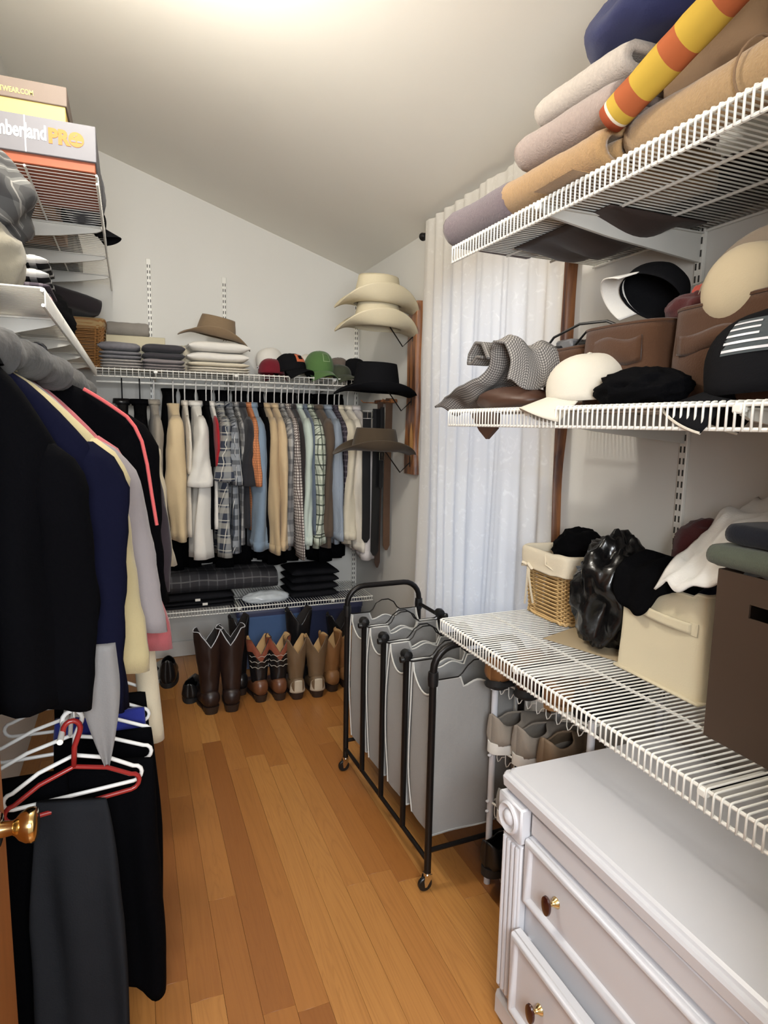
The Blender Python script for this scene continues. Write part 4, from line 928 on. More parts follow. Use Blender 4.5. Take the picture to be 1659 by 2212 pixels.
PLB = plaid('steel_plaid', (70, 76, 86), [(0, .055, .45, .1, (182, 186, 190), .6), (1, .06, .42, .3, (34, 38, 46), .6), (0, .055, .08, .6, (232, 232, 228), .8)])
PLC = plaid('grey_white_plaid', (186, 184, 180), [(0, .06, .4, .1, (84, 86, 92), .6), (1, .07, .4, .3, (66, 68, 74), .5)])
ORC = plaid('orange_check', (216, 140, 92), [(0, .012, .2, 0, (132, 84, 66), .7), (1, .014, .2, 0, (132, 84, 66), .7)])
BWC = plaid('brown_white_check', (216, 208, 200), [(0, .017, .30, 0, (66, 46, 44), .85), (1, .017, .30, 0, (66, 46, 44), .85)])
GRP = plaid('green_white_plaid', (212, 218, 202), [(0, .052, .16, 0, (44, 56, 46), .85), (1, .058, .16, 0, (44, 56, 46), .85), (0, .052, .08, .5, (104, 122, 96), .6), (1, .058, .36, .45, (150, 160, 138), .35)])
DKP = plaid('dark_mauve_print', (78, 70, 80), [(0, .03, .4, 0, (40, 36, 42), .7), (1, .034, .3, 0, (130, 122, 130), .5)])
FRONT = math.radians(-90)   # local +x turns to the room
def hung(label, mat, x, half=.20, L=.78, sl=.25, th=.021, sry=.026, flare=.02, seed=1, rz=0.0, hang=HANGW, hl=None, nm='shirt', collar=True, cuff=False, cat='shirt', srx=.075, dz=0.0, **kw):
    a = FRONT + rz
    g_ = garment(nm, label, cat, mat, (x, RY, RZ_ - .004 + dz), a, half, th, L - .024, sleeve=sl, sry=sry, flare=flare, seed=seed, collar=collar, cuff=cuff, sides=(1, -1), srx=srx, zn=-.122, **kw)
    if hl: hanger(hl, (x, RY, RZ_ - .002), a, hang, half - .02, zb=-.132, group='hangers on the back rail')
    return g_
S = hung
S('black leather jacket, leftmost garment on the back rail', LEATHK, -0.035, .21, .80, .60, .03, .038, .0, 1, nm='jacket', cat='jacket', hl='hanger holding the black leather jacket at the left end of the back rail', hang=HANGB)
S('long black coat hanging beside the leather jacket on the back rail', BLACKF, 0.055, .215, .86, .62, .034, .042, .02, 2, nm='coat', cat='coat', hl='hanger holding the long black coat on the back rail', hang=HANGB)
S('grey beige jacket squeezed between the black coat and the cream fleece', GREYB, 0.128, .21, .86, .60, .022, .026, .02, 3, nm='jacket', cat='jacket', hl='hanger holding the grey beige jacket')
S('cream tan fleece sweatshirt with seamed sleeve on the back rail', TANSW, 0.228, .20, .70, .66, .030, .048, .03, 4, nm='sweatshirt', cat='sweatshirt', collar=False, hl='slanted white hanger holding the cream tan fleece')
S('thin cream shirt behind the white short-sleeved shirt', OFFW, 0.290, .19, .74, .30, .012, .014, .015, 5, hl='white hanger of the thin cream shirt')
S('white short-sleeved shirt hanging left of the plaid shirts', WHT, 0.350, .205, .86, .37, .026, .046, .035, 6, hl='white hanger holding the white short-sleeved shirt', hemw=1.24, hemt=2.3)
S('black shirt wedged right of the white short-sleeved shirt', BLACKF, 0.406, .19, .70, .26, .012, .014, .01, 7, hl='white hanger of the black shirt wedged by the white one')
S('white shirt with a red shoulder panel, left of the navy plaid shirt', WHT, 0.436, .19, .70, .26, .012, .015, .015, 8, smat=fab('signal_red', (170, 34, 44)), hl='white hanger of the white shirt with red panel')
S('navy and grey plaid short-sleeved shirt on the back rail', PLA, 0.478, .205, .86, .34, .022, .042, .035, 9, hl='white hanger holding the navy and grey plaid shirt', hemw=1.16, hemt=1.8)
S('steel grey plaid short-sleeved shirt right of the navy plaid one', PLB, 0.530, .20, .84, .36, .020, .034, .03, 10, hl='white hanger holding the steel grey plaid shirt', hemw=1.12, hemt=1.7)
S('grey and white plaid shirt behind the charcoal shirt', PLC, 0.572, .18, .80, .24, .012, .014, .0, 11, hl='white hanger of the shirt between steel plaid and charcoal')
S('charcoal short-sleeved shirt beside the orange checked shirt', CHARF, 0.604, .20, .70, .37, .018, .034, .03, 12, hl='white hanger holding the charcoal shirt')
S('orange checked short-sleeved shirt, the only orange garment', ORC, 0.644, .20, .72, .37, .014, .024, .03, 13, hl='white hanger holding the orange checked shirt')
S('pale blue denim shirt with snap cuff under the orange checked sleeve', DEN, 0.668, .185, .84, .74, .020, .046, .02, 14, cuff=True, hl='white hanger holding the pale denim shirt')
S('black shirt between the denim and the tan shirts', BLACKF, 0.712, .18, .82, .70, .012, .015, .0, 15, hl='white hanger of the black shirt beside the denim')
S('tan long-sleeved shirt, left of two tan shirts', KH, 0.748, .205, .82, .76, .016, .030, .02, 16, cuff=True, hl='white hanger holding the left tan shirt')
S('sand coloured long-sleeved shirt, right of two tan shirts', KH2, 0.796, .205, .82, .74, .016, .027, .02, 17, cuff=True, hl='white hanger holding the right tan shirt')
S('grey and white plaid long-sleeved shirt right of the tan shirts', PLC, 0.838, .20, .84, .72, .012, .022, .01, 18, hl='white hanger of the plaid shirt right of the tan ones')
S('brown and white checked long-sleeved shirt hanging slanted', BWC, 0.872, .205, .84, .80, .012, .022, .02, 19, hl='white hanger holding the brown and white checked shirt', lean=0.03)
S('dark brown shirt between the checked and the mint shirts', fab('dark_cocoa', (48, 42, 42)), 0.908, .19, .80, .66, .010, .014, .0, 20, hl='white hanger of the dark brown shirt')
S('pale mint long-sleeved shirt on the back rail', MINT, 0.942, .20, .84, .72, .014, .026, .02, 21, cuff=True, hl='white hanger holding the pale mint shirt')
S('slate blue shirt hanging behind the mint shirt', DENGR, 0.974, .19, .80, .66, .010, .013, .01, 22, hl='large white plastic hanger of the slate blue shirt')
S('green and white plaid long-sleeved shirt on the back rail', GRP, 1.008, .205, .84, .72, .016, .036, .02, 23, cuff=True, hl='white hanger holding the green and white plaid shirt')
S('umber brown long-sleeved shirt right of the green plaid shirt', BRWN, 1.066, .20, .84, .68, .018, .032, .01, 24, hl='white hanger holding the umber brown shirt')
S('blue grey striped long-sleeved shirt on the back rail', LBLU, 1.122, .205, .82, .70, .018, .032, .02, 25, cuff=True, hl='white hanger holding the blue grey striped shirt')
S('dark printed shirt behind the cream shirts', DKP, 1.166, .18, .78, .50, .012, .015, .0, 26, hl='white hanger of the dark printed shirt')
S('cream linen shirt with buttoned cuff above the felt hat brim', CRM, 1.196, .205, .82, .70, .018, .036, .02, 27, cuff=True, hl='white hanger holding the cream linen shirt')
S('off white long-sleeved shirt with a slanting cuff, second from the right', OFFW, 1.252, .21, .86, .77, .016, .030, .03, 28, cuff=True, hl='white hanger holding the off white shirt')
S('pale lilac white shirt, rightmost on the back rail', LIL, 1.300, .21, .88, .82, .022, .050, .045, 29, hemt=1.8, cuff=True, hl='white hanger holding the pale lilac shirt at the right end')
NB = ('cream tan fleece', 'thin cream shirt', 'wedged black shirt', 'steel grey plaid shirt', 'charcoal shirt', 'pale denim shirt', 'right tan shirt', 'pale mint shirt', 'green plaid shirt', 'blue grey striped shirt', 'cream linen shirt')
for i in range(11):  # hems show below; upper parts raised and thickened to darken the wall behind hooks
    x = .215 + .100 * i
    garment('coat', 'long black garment hanging behind the ' + NB[i] + ', hem showing below, upper part added as dark fill', 'clothing', BLACKF, (x, RY + .135, RZ_ - .004), FRONT, .11, .040, 1.04 - .02 * (i % 3), zn=-.035, slope=.03, sleeve=0, collar=False, seed=60 + i, hemw=1.05, group='black garments between the shirts')
# belts on a hook in the back corner
def belt(label, x, y, z0, z1, mat, w_=.034, buckle=None, tip=True, rz=0.0, group=None):
    t = thing('belt', label, 'belt', (x, y, z0), rz, group); n = 30
    rings = []
    for i in range(n + 1):
        q = i / n; z = (z1 - z0) * q; k = 1 if (q < .97 or not tip) else max(.1, (1 - q) / .03) ** .5
        yy = .006 * math.sin(q * 5 + x * 40); rings.append([(-w_ / 2 * k, yy - .0016, z), (w_ / 2 * k, yy - .0016, z), (w_ / 2 * k, yy + .0016, z), (-w_ / 2 * k, yy + .0016, z)])
    part('strap', G().loft(rings, True, True, True), mat, t)
    if buckle is not None:
        part('buckle', G().tube([(-w_ * .62, -.004, buckle), (w_ * .62, -.004, buckle), (w_ * .62, -.004, buckle + .042), (-w_ * .62, -.004, buckle + .042)], .0028, 6, True).tube([(0, -.004, buckle), (0, -.006, buckle + .042)], .0018, 6), CHROME, t)
    return t
LEABR = surf('aged_brown_belt', (84, 58, 38), .5, var=.25, scale=20)
rk2 = solo('belt_rack', G().box((1.395, 3.50, 1.605), (.04, .27, .022), .004).tube([(1.385, 3.38, 1.60), (1.345, 3.38, 1.60), (1.33, 3.38, 1.615)], .003, 6).tube([(1.385, 3.62, 1.60), (1.30, 3.62, 1.60), (1.285, 3.62, 1.615)], .003, 6), LIVE, 'dark wooden belt rack on the right wall in the corner', 'belt rack')
belt('black belt with the chrome buckle showing above the lowest felt hat', 1.268, 3.46, 1.54, .78, LEATHK, .05, -.035)
belt('black belt hanging left of the brown ones in the corner', 1.320, 3.44, 1.56, .70, LEATHK, .05)
belt('wide aged brown belt with a pointed end, rightmost in the corner', 1.376, 3.40, 1.62, .74, LEABR, .042)
belt('narrow brown belt behind the black belts', 1.350, 3.47, 1.60, .62, surf('dark_oak_belt', (58, 38, 26), .5), .035)
belt('short black strap with a small chrome tip', 1.338, 3.40, 1.57, 1.10, LEATHK, .022, -.30)

# ------------------------------------------------------------------ back shelf: basket, folded clothes, caps, hat
ZB = 1.7393
wb = wicker('wicker_basket', 'honey brown wicker basket in the left back corner of the back shelf', (-0.215, 3.80, ZB), .085, .115, .108, .135, .235, 26, WICKD, r=.0042)
part('rim_liner', G().loft([[(x, y, z) for x, y in rrect(hx, hy, .25, 64)] for hx, hy, z in ((.103, .13, .195), (.112, .14, .215), (.114, .142, .245), (.105, .133, .248), (.100, .126, .22))]), fab('tan_liner', (178, 150, 106)), wb, ang=180)
slab('clothing', 'dark clothing bundle lying over the honey wicker basket', fab('dusky_black_cloth', (46, 42, 44)), 'clothing', (0, 0, 0), (.1, .1, .05)) if False else None
towel('folded_clothing', 'dark folded garment sloping across the honey wicker basket', 'clothing', fab('dusky_black_cloth', (50, 45, 47)), .30, .085, .62, (-0.02, 3.70, ZB + .262), PI / 2, 2, .022, 31)
bpy.data.objects['folded_clothing'].rotation_euler = (math.radians(11), math.radians(0), PI / 2 + .30); bpy.data.objects['folded_clothing'].location = (-0.120, 3.60, ZB + .252)
t = thing('box', 'flat cream cardboard box with a separate lid behind the grey folded clothes', 'box', (0.045, 3.895, ZB))
CRB = surf('cream_card', (204, 194, 164), .7, var=.03)
part('box_base', G().box((0, 0, .075), (.29, .20, .15), .002), CRB, t); part('lid', G().box((0, 0, .152), (.30, .21, .062), .003), CRB, t)
roll('cloth_roll', 'grey rolled cloth lying on the cream cardboard box', 'cloth', fab('mouse_grey_felt', (146, 140, 132)), (-0.10, 3.86, ZB + .183 + .042), (0.115, 3.86, ZB + .183 + .042), .040, 5, .009)
GHEA = fab('heather_grey_knit', (124, 122, 126), var=.25, scale=60, bump=.6); GHEA2 = fab('light_heather_knit', (172, 166, 162), var=.2, scale=60, bump=.6); CHAR2 = fab('graphite_knit', (66, 64, 68)); GREY3 = fab('stone_grey_knit', (140, 132, 132))
def stack(x, y, w_, items, z=ZB, d_=.26, rz=0.0):
    for (nm, label, mat, h, layers, sd) in items:
        slab(nm, label, 'clothing', mat, (x + .003 * math.sin(sd * 7), y, z), (w_, d_, h), layers, sd, rz + .03 * math.sin(sd * 3), wav=.005); z += h + .0015
    return z
stack(-0.035, 3.765, .205, [('folded_shirt', 'pale heather folded shirts at the bottom of the left grey stack', GHEA2, .045, 3, 3), ('folded_sweater', 'heather grey folded sweater on top of the left grey stack', GHEA, .040, 2, 5), ('folded_sweater', 'curled heather grey sweater topmost on the left stack', GHEA, .048, 1, 8)])
stack(0.180, 3.765, .215, [('folded_shirt', 'stone grey folded shirts at the bottom of the dark stack', GREY3, .030, 2, 4), ('folded_shirt', 'stone grey folded shirt second from below in the dark stack', GREY3, .026, 1, 6), ('folded_shirt', 'graphite folded shirt third in the dark stack', CHAR2, .032, 1, 7), ('folded_shirt', 'graphite folded shirt topmost in the dark stack', CHAR2, .042, 1, 9)])
WC = fab('ivory_white_cotton', (224, 216, 200), var=.04)
zt = stack(0.465, 3.765, .33, [('folded_linen', 'ivory folded linen at the bottom of the white stack', WC, .028, 2, 3), ('folded_linen', 'ivory folded linen second from below in the white stack', CRM, .026, 1, 5), ('folded_linen', 'white folded linen in the middle of the white stack', WHITEF, .050, 1, 6), ('folded_linen', 'white puffy folded linen topmost under the brown felt hat', WHITEF, .058, 1, 11)], d_=.27)
blob('clothing', 'cream crumpled cloth slumped between the grey and the white stacks', 'clothing', CRM, (0.295, 3.85, ZB), (.05, .10, .155), 71, .3, 1.5)

def cowboy(label, loc, rz, mat, band, tilt=(0, 0), s=1.0, R=.195, W=.135, ch=.115, curl=.055, dip=.035, bandw=.012, cat='hat', group=None):
    """local +x = front of the hat"""
    t = thing('cowboy_hat', label, cat, loc, (tilt[0], tilt[1], rz), group)
    a0, b0 = .108 * s, .084 * s; n = 64
    def brim(u, v):
        a = 2 * PI * u; ca, sa = math.cos(a), math.sin(a); rx = a0 + (R * s - a0) * v; ry = b0 + (W * s - b0) * v
        side = abs(sa) ** 1.6; k = v ** 1.7
        y = ry * sa * (1 - .10 * k * side); z = curl * s * k * side * 1.25 - dip * s * k * abs(ca) ** 2.2 + .004 * math.sin(3 * a) * v
        return (rx * ca, y, z)
    part('brim', G().grid(lambda u, v: brim(u, v), n, 14), mat, t, solid=.0035, ang=180)
    rings = []
    for j in range(13):
        v = j / 12; k = 1 - .16 * v ** 1.5; ring = []
        for i in range(n):
            a = 2 * PI * i / n; ring.append((a0 * k * math.cos(a) * (1 + .02 * (1 - v)), b0 * k * math.sin(a) * (1 - .10 * v * max(0, math.cos(a))), ch * s * (v * (1 - .06 * max(0, math.cos(a)) * v) if v < .86 else .86 + (v - .86) * .9)))
        rings.append(ring)
    zt_ = ch * s
    for q in (.90, .75, .5, .25, .02):
        ring = []
        for i in range(n):
            a = 2 * PI * i / n; x, y = a0 * .84 * math.cos(a) * q, b0 * .84 * math.sin(a) * q
            z = zt_ * (.985 + .03 * (q > .8)) - .024 * s * math.exp(-(y / (.022 * s)) ** 2) * (1 - (x / a0) ** 4) - .004 - .012 * s * math.exp(-((abs(y) - .052 * s) / (.016 * s)) ** 2) * max(0, x / a0)
            ring.append((x, y, z))
        rings.append(ring)
    part('crown', G().loft(rings, True, False, True), mat, t, ang=180)
    part('hat_band', G().loft([[(a0 * (1.03 + .004 * o) * math.cos(2 * PI * i / n), b0 * (1.035 + .004 * o) * math.sin(2 * PI * i / n), z) for i in range(n)] for z, o in ((.004, 0), (.006, 1), (bandw + .004, 1), (bandw + .006, -3))]), band, t, ang=60)
    return t
FELTB = fab('light_brown_felt', (134, 113, 88), var=.06, bump=.15); FELTD = fab('dark_olive_brown_felt', (72, 60, 46), var=.08, bump=.15); FELTK = fab('black_felt', (20, 20, 22), bump=.12); STRAW = surf('cream_straw', (206, 194, 164), .6, var=.05, bump=.35, bscale=220); BANDT = surf('tan_hat_band', (176, 150, 112), .5); BANDK = surf('dark_hat_band', (26, 24, 22), .5)
cowboy('light brown felt cowboy hat resting on the white linen stack', (0.462, 3.75, zt + .034), math.radians(0), FELTB, BANDT, (math.radians(5), math.radians(10)), s=1.0, ch=.108, curl=.035, R=.200)
# hats on the wire hooks of the wooden rack
t = thing('hat_rack', 'tall live-edge wooden plank on the right wall with three wire hat hooks', 'hat rack', (XR, 3.125, 1.21))
part('plank', live_board(-.060, .060, 0.0, .895, 0.0, .028, .022, 7), LIVE, t)
part('pale_sapwood', G().grid(lambda u, v: (-.0292, -.030 + .022 * math.sin(PI * v) * (u - .5) * 2 + .01 * v, .06 + .22 * v), 4, 12), surf('pale_sapwood', (196, 146, 88), .45, var=.15, scale=10), t, 'pale sapwood streak')
for z in (.01, .335, .665):
    h = part('wire_hook', G().tube([(-.026, -.012, z + .055), (-.085, -.012, z), (-.19, -.012, z + .135), (-.27, -.012, z + .155)], .0035, 7).tube([(-.026, -.012, z + .085), (-.026, -.012, z + .03)], .005, 7), BLKMET, t)
for (lab, z, mat, bd, s, ch, cu, dp) in (
        ('lower cream straw cowboy hat of the two stacked on the top hook', 1.958, STRAW, BANDT, 1.14, .118, .060, .032),
        ('upper cream straw cowboy hat, stacked highest on the hat rack', 2.072, STRAW, BANDT, 1.15, .122, .064, .032),
        ('black felt cowboy hat on the middle hook of the rack', 1.638, FELTK, BANDK, 1.15, .128, .035, .022),
        ('dark olive brown felt cowboy hat on the lowest hook', 1.335, FELTD, BANDK, 1.16, .102, .042, .024)):
    cowboy(lab, (1.190, 3.12, z), math.radians(180), mat, bd, (0, math.radians(-2)), s=s, ch=ch, curl=cu, dip=dp)
# caps on the back shelf
DKRED = fab('dark_red_twill', (112, 28, 40)); GRNT = fab('leaf_green_twill', (84, 116, 66), var=.15); BRNM = fab('taupe_mesh', (104, 92, 84)); ORG = fab('orange_patch', (206, 108, 70))
t = cap('dark red baseball cap with white letters on its side, under the black caps', (0.775, 3.745, ZB + .012), (0, 0, math.radians(60)), DKRED, DKRED, r=.080, h=.085)
text_mesh('cap_lettering', 'C', .022, .0008, WHITEP, t, (-.070, .052, .022), (PI / 2, 0, math.radians(150)), .0004); text_mesh('cap_lettering', 'L', .022, .0008, WHITEP, t, (-.030, .076, .020), (PI / 2, 0, math.radians(170)), .0004)
cap('white and black two-tone baseball cap behind the orange emblem cap', (0.800, 3.885, ZB + .075), (math.radians(-10), math.radians(-14), math.radians(35)), WHITEF, CAPK, r=.082, h=.100)
def emblem(t, r, h):
    crown_patch(t, 'orange_emblem', r, h, math.radians(-24), math.radians(24), .42, 1.02, ORG, .003, label='round orange emblem')
    crown_patch(t, 'emblem_mark', r, h, math.radians(-14), math.radians(6), .58, .86, CAPK, .0045)
    crown_patch(t, 'emblem_mark', r, h, math.radians(4), math.radians(15), .80, .92, CAPK, .0045)
cap('black baseball cap with a round orange emblem on the back shelf', (0.880, 3.725, ZB + .020), (0, math.radians(-6), math.radians(-58)), CAPK, CAPK, r=.092, h=.110, patch=emblem)
def sq(t, r, h):
    for (a0, a1, p0, p1) in ((-16, 16, .50, .53), (-16, 16, 1.0, 1.03), (-16, -13.5, .50, 1.03), (13.5, 16, .50, 1.03)):
        crown_patch(t, 'square_stitching', r, h, math.radians(a0), math.radians(a1), p0, p1, fab('pale_thread', (156, 178, 136)), .003, 8, 3)
cap('leaf green trucker cap with a stitched square on its front', (1.055, 3.735, ZB + .030), (0, math.radians(4), math.radians(-78)), GRNT, GRNT, r=.092, h=.125, patch=sq, rim=GRNT)
cap('pale cream cap mostly hidden behind the leaf green cap', (1.035, 3.90, ZB + .040), (0, math.radians(-10), math.radians(-120)), OFFW, OFFW, r=.085, h=.108)
cap('yellow green cap peeping out right of the leaf green cap', (1.115, 3.875, ZB + .030), (0, 0, math.radians(-60)), fab('lime_twill', (196, 190, 110)), fab('lime_twill', (196, 190, 110)), r=.078, h=.098)
cap('taupe brown cap right of the green one on the back shelf', (1.215, 3.86, ZB + .020), (0, 0, math.radians(-90)), BRNM, BRNM, r=.088, h=.118)
cap('black cap in the corner of the back shelf above the black felt hat', (1.300, 3.80, ZB + .012), (0, 0, math.radians(-85)), CAPK, CAPK, r=.090, h=.120)
cap('dark olive camouflage cap low in front of the taupe cap', (1.175, 3.725, ZB + .008), (0, 0, math.radians(-60)), fab('dark_camo', (64, 68, 54), var=.4, scale=25), fab('dark_camo', (64, 68, 54), var=.4, scale=25), r=.076, h=.075)
# ------------------------------------------------------------------ low back shelf, totes and boots
ZK = 0.4085
BLK2 = fab('faded_black_denim', (30, 30, 33)); ARG = plaid('dark_argyle', (58, 57, 60), [(0, .07, .1, 0, (120, 118, 118), .6), (1, .05, .14, 0, (110, 108, 110), .5), (0, .14, .5, .2, (44, 43, 46), .7)])
z = stack(0.32, 3.80, .42, [('folded_jeans', 'black folded jeans at the bottom of the low shelf pile', BLK2, .040, 2, 3), ('folded_jeans', 'black folded jeans on the low shelf just under the argyle blanket', BLK2, .040, 1, 5)], ZK, .30)
for i, (x, zz) in enumerate(((.365, .028), (.325, .055))): solo('price_tag', G().box((0, 0, 0), (.028, .002, .014)), WHITEF, ('white paper tag on the lower black jeans' if i == 0 else 'white paper tag on the upper black jeans'), 'tag', (x, 3.641, ZK + zz))
towel('blanket', 'dark grey argyle blanket folded across the low back shelf', 'blanket', ARG, .30, .115, .67, (0.790, 3.655, z + .002), PI / 2, 2, .03, 83, sag=.012)
PKG = surf('clear_package', (196, 202, 206), .2, var=.25, scale=20, bump=.6, bscale=30)
blob('package', 'crinkled white and pale blue plastic package at the front of the low shelf', 'package', PKG, (0.725, 3.700, ZK), (0.14, 0.065, 0.065), 85, .18, 1.8, flat=.5)
stack(1.02, 3.80, .30, [('folded_trousers', 'black folded trousers at the bottom right of the low shelf', BLK2, .09, 2, 7), ('folded_trousers', 'charcoal folded trousers on top at the right of the low shelf', fab('sooty_cloth', (26, 26, 29)), .09, 2, 9)], ZK, .28)
solo('clothes_label', G().box((0, 0, 0), (.062, .003, .024)), WHITEF, 'white label under the denim shirt cuff', 'tag', (0.665, 3.60, .640)) if False else None
def tote(label, x0, x1, y0, y1, h, mat, lm):
    t = thing('storage_tote', label, 'storage tote', ((x0 + x1) / 2, (y0 + y1) / 2, 0)); hx, hy = (x1 - x0) / 2, (y1 - y0) / 2
    part('tub', G().loft([[(x * k, y * k, z) for x, y in rrect(hx, hy, .15, 48)] for z, k in ((.002, .90), (.004, .92), (h * .85, .985), (h * .86, 1.0), (h * .92, 1.0))], True, True, True), mat, t, ang=40)
    part('lid', G().loft([[(x * k, y * k, z) for x, y in rrect(hx, hy, .15, 48)] for z, k in ((h * .90, 1.02), (h * .97, 1.02), (h, .99), (h * .99, .93))], True, True, True), lm, t, ang=40)
tote('blue plastic storage tote with a dark lid under the low shelf', .545, .935, 3.66, 3.985, .365, surf('tote_blue', (84, 110, 152), .4), surf('tote_lid_navy', (54, 58, 88), .4))
tote('dark blue storage tote right of the lighter blue one', .950, 1.340, 3.68, 3.985, .362, surf('tote_dark', (44, 52, 80), .4), surf('tote_lid_navy', (54, 58, 88), .4))
def boot(label, loc, rz, H, shaft, foot, inner, heelc=None, pipe=None, rows=None, group=None, w_=1.0, top=None, dip=.085):
    t = thing('cowboy_boot', label, 'boot', loc, rz, group); n = 40; m = 26; rings = []
    z0 = .10
    for j in range(m + 1):
        v = j / m; ring = []
        for i in range(n):
            a = 2 * PI * i / n; s = math.sin(a); c = math.cos(a); ang = abs(abs(math.degrees(math.atan2(s, c))) - 90)
            zt = H - dip * max(0, 1 - ang / 46) ** .9 - .012 * (ang / 90) ** 2
            z = z0 + (zt - z0) * v; k = (z - z0) / (H - z0)
            rx = (.040 + .016 * min(1, k * 1.2) + .004 * k) * w_; ry = .044 + .020 * min(1, k * 1.3); yc = .058 + .010 * k
            nn = .0035 * nz((c * 2, s * 2, z * 14), 1, loc[0] * 9); ring.append((rx * c * (1 + .12 * k * abs(c)) + nn, yc + ry * s + nn, z))
        rings.append(ring)
    g = G().loft(rings); so = part('shaft', g, [shaft, inner], t, ang=180)
    md = so.modifiers.new('solid', 'SOLIDIFY'); md.thickness = .0035; md.offset = -1; md.material_offset = 1
    if pipe: part('piping', G().tube(rings[-1], .0022, 5, True), pipe, t, 'pale piping along the dipped top')
    if top:
        part('top_collar', G().loft([[(x + (x) * .03, y + (y - .06) * .04, z) for x, y, z in r_] for r_ in rings[int(m * .74):]]), top, t, ang=180)
    # foot: from heel to toe along +y
    secs = [(-.004, .030, .040, .115), (.02, .040, .035, .120), (.06, .041, .025, .118), (.10, .040, .016, .110), (.14, .041, .010, .080), (.18, .042, .008, .064), (.22, .040, .008, .055), (.255, .032, .009, .048), (.275, .018, .010, .036), (.281, .004, .012, .022)]
    rr = []
    for y, hw, zb_, zt in secs:
        rr.append([(hw * w_ * sgp(math.cos(2 * PI * i / 24), .8), y, zb_ + (zt - zb_) * (.5 + .5 * sgp(math.sin(2 * PI * i / 24), .75))) for i in range(24)])
    part('foot', G().loft(rr, True, True, True), foot, t, ang=180)
    if heelc:
        part('heel_counter', G().grid(lambda u, v: ((.0425 * math.sin((u - .5) * PI * .92)) * w_ * (1 - .1 * v), .028 - .036 * math.cos((u - .5) * PI * .92), .040 + .072 * v * (1 - (2 * u - 1) ** 2 * .45)), 18, 8), heelc, t, 'pale rounded heel counter', solid=.003, ang=180)
    part('heel', G().loft([oval(0, .030, 0.0, .029 * w_, .030, 20, .8), oval(0, .030, .004, .030 * w_, .031, 20, .8), oval(0, .030, .040, .037 * w_, .038, 20, .8)], True, True, True), surf('stacked_heel', (44, 32, 25), .5), t)
    part('sole', G().loft([[(x * w_, y, z) for x, y in [(.030, .05), (.032, .09), (.043, .15), (.044, .20), (.036, .25), (.012, .288), (-.012, .288), (-.036, .25), (-.044, .20), (-.043, .15), (-.032, .09), (-.030, .05)]] for z in (.0, .009)], True, True, True), surf('stacked_heel', (44, 32, 25), .5), t)
    if rows:
        for q, zz in enumerate(rows):
            g = G()
            k = (zz - z0) / (H - z0); rx = (.040 + .016 * min(1, k * 1.2) + .005) * w_; ry = .044 + .020 * min(1, k * 1.3) + .0025
            g.tube([(rx * math.cos(a), .058 + .010 * k + ry * math.sin(a), zz + .008 * abs(math.sin(a * 5))) for a in [-PI * .92 + PI * .84 * i / 40 for i in range(41)]], .0016, 5)
            part('stitch_row', g, surf('pale_stitch', (176, 170, 158), .6), t)
    return t
BT1 = surf('dark_chocolate_leather', (38, 24, 20), .40, var=.3, scale=22); INK = surf('black_boot_lining', (30, 24, 22), .8); INT = surf('tan_boot_lining', (188, 152, 104), .8)
BT2 = surf('russet_leather', (104, 64, 40), .35, var=.2, scale=18); BT3 = surf('taupe_boot_leather', (108, 86, 62), .45, var=.2, scale=14); BT4 = surf('saddle_tan_leather', (140, 98, 58), .5, var=.15, scale=16); PALEH = surf('pale_heel_leather', (184, 170, 148), .55, var=.1, scale=30); REDTOP = surf('rusty_red_leather', (136, 74, 54), .5, var=.3, scale=40)
boot('tall dark chocolate cowboy boot with white piping, front left of the boot row', (0.338, 3.135, .001), .08, .435, BT1, BT1, INK, None, WHITEP, w_=1.1)
boot('tall dark chocolate cowboy boot with white piping, right mate in front', (0.435, 3.130, .001), -.12, .440, BT1, BT1, INK, None, WHITEP, w_=1.1)
boot('black shafted cowboy boot with russet foot, left one of the pair with white stitch rows', (0.600, 3.195, .001), .05, .345, LEATHK, BT2, INT, None, None, (.185, .215, .245), top=REDTOP)
boot('black shafted cowboy boot with russet foot, right one of the pair with white stitch rows', (0.698, 3.185, .001), -.03, .348, LEATHK, BT2, INT, None, None, (.185, .215, .245), top=REDTOP)
boot('taupe cowboy boot with pale heel counter, left one', (0.790, 3.165, .001), .0, .335, BT3, BT3, INT, PALEH)
boot('taupe cowboy boot with pale heel counter, right one', (0.898, 3.155, .001), -.06, .335, BT3, BT3, INT, PALEH)
boot('saddle tan cowboy boot behind the far leg of the laundry cart', (1.000, 3.200, .001), .04, .330, BT4, BT4, INT)
boot('saddle tan cowboy boot at the right end of the boot row', (1.090, 3.225, .001), -.04, .330, BT4, BT4, INT)
boot('tall black cowboy boot standing behind the taupe boots, left one', (0.850, 3.335, .001), .0, .440, LEATHK, LEATHK, INK, w_=1.15)
boot('tall black cowboy boot behind the chocolate boots', (0.520, 3.315, .001), .1, .435, LEATHK, LEATHK, INK, w_=.85)
boot('tall black cowboy boot behind the saddle tan boots', (1.090, 3.365, .001), .0, .38, LEATHK, LEATHK, INK)
def floor_shoe(nm, label, x, y, rz, um, sm, **kw): return shoe(nm, label, Matrix.Translation((x, y, .001)) @ Matrix.Rotation(rz, 4, 'Z'), um, sm, **kw)
floor_shoe('ankle_boot', 'black ankle boot on the floor left of the chocolate boots', .145, 3.54, 1.45, LEATHK, RUBK, hh=.13, ht=.05)
floor_shoe('ankle_boot', 'black low shoe in front of the ankle boot by the chocolate boots', .240, 3.30, 1.35, LEATHK, RUBK, hh=.075)
floor_shoe('slipper', 'pale grey slipper in the shadow under the left coats', .045, 3.60, 1.2, fab('pale_grey_felt', (150, 148, 144)), RUBW, hh=.06)

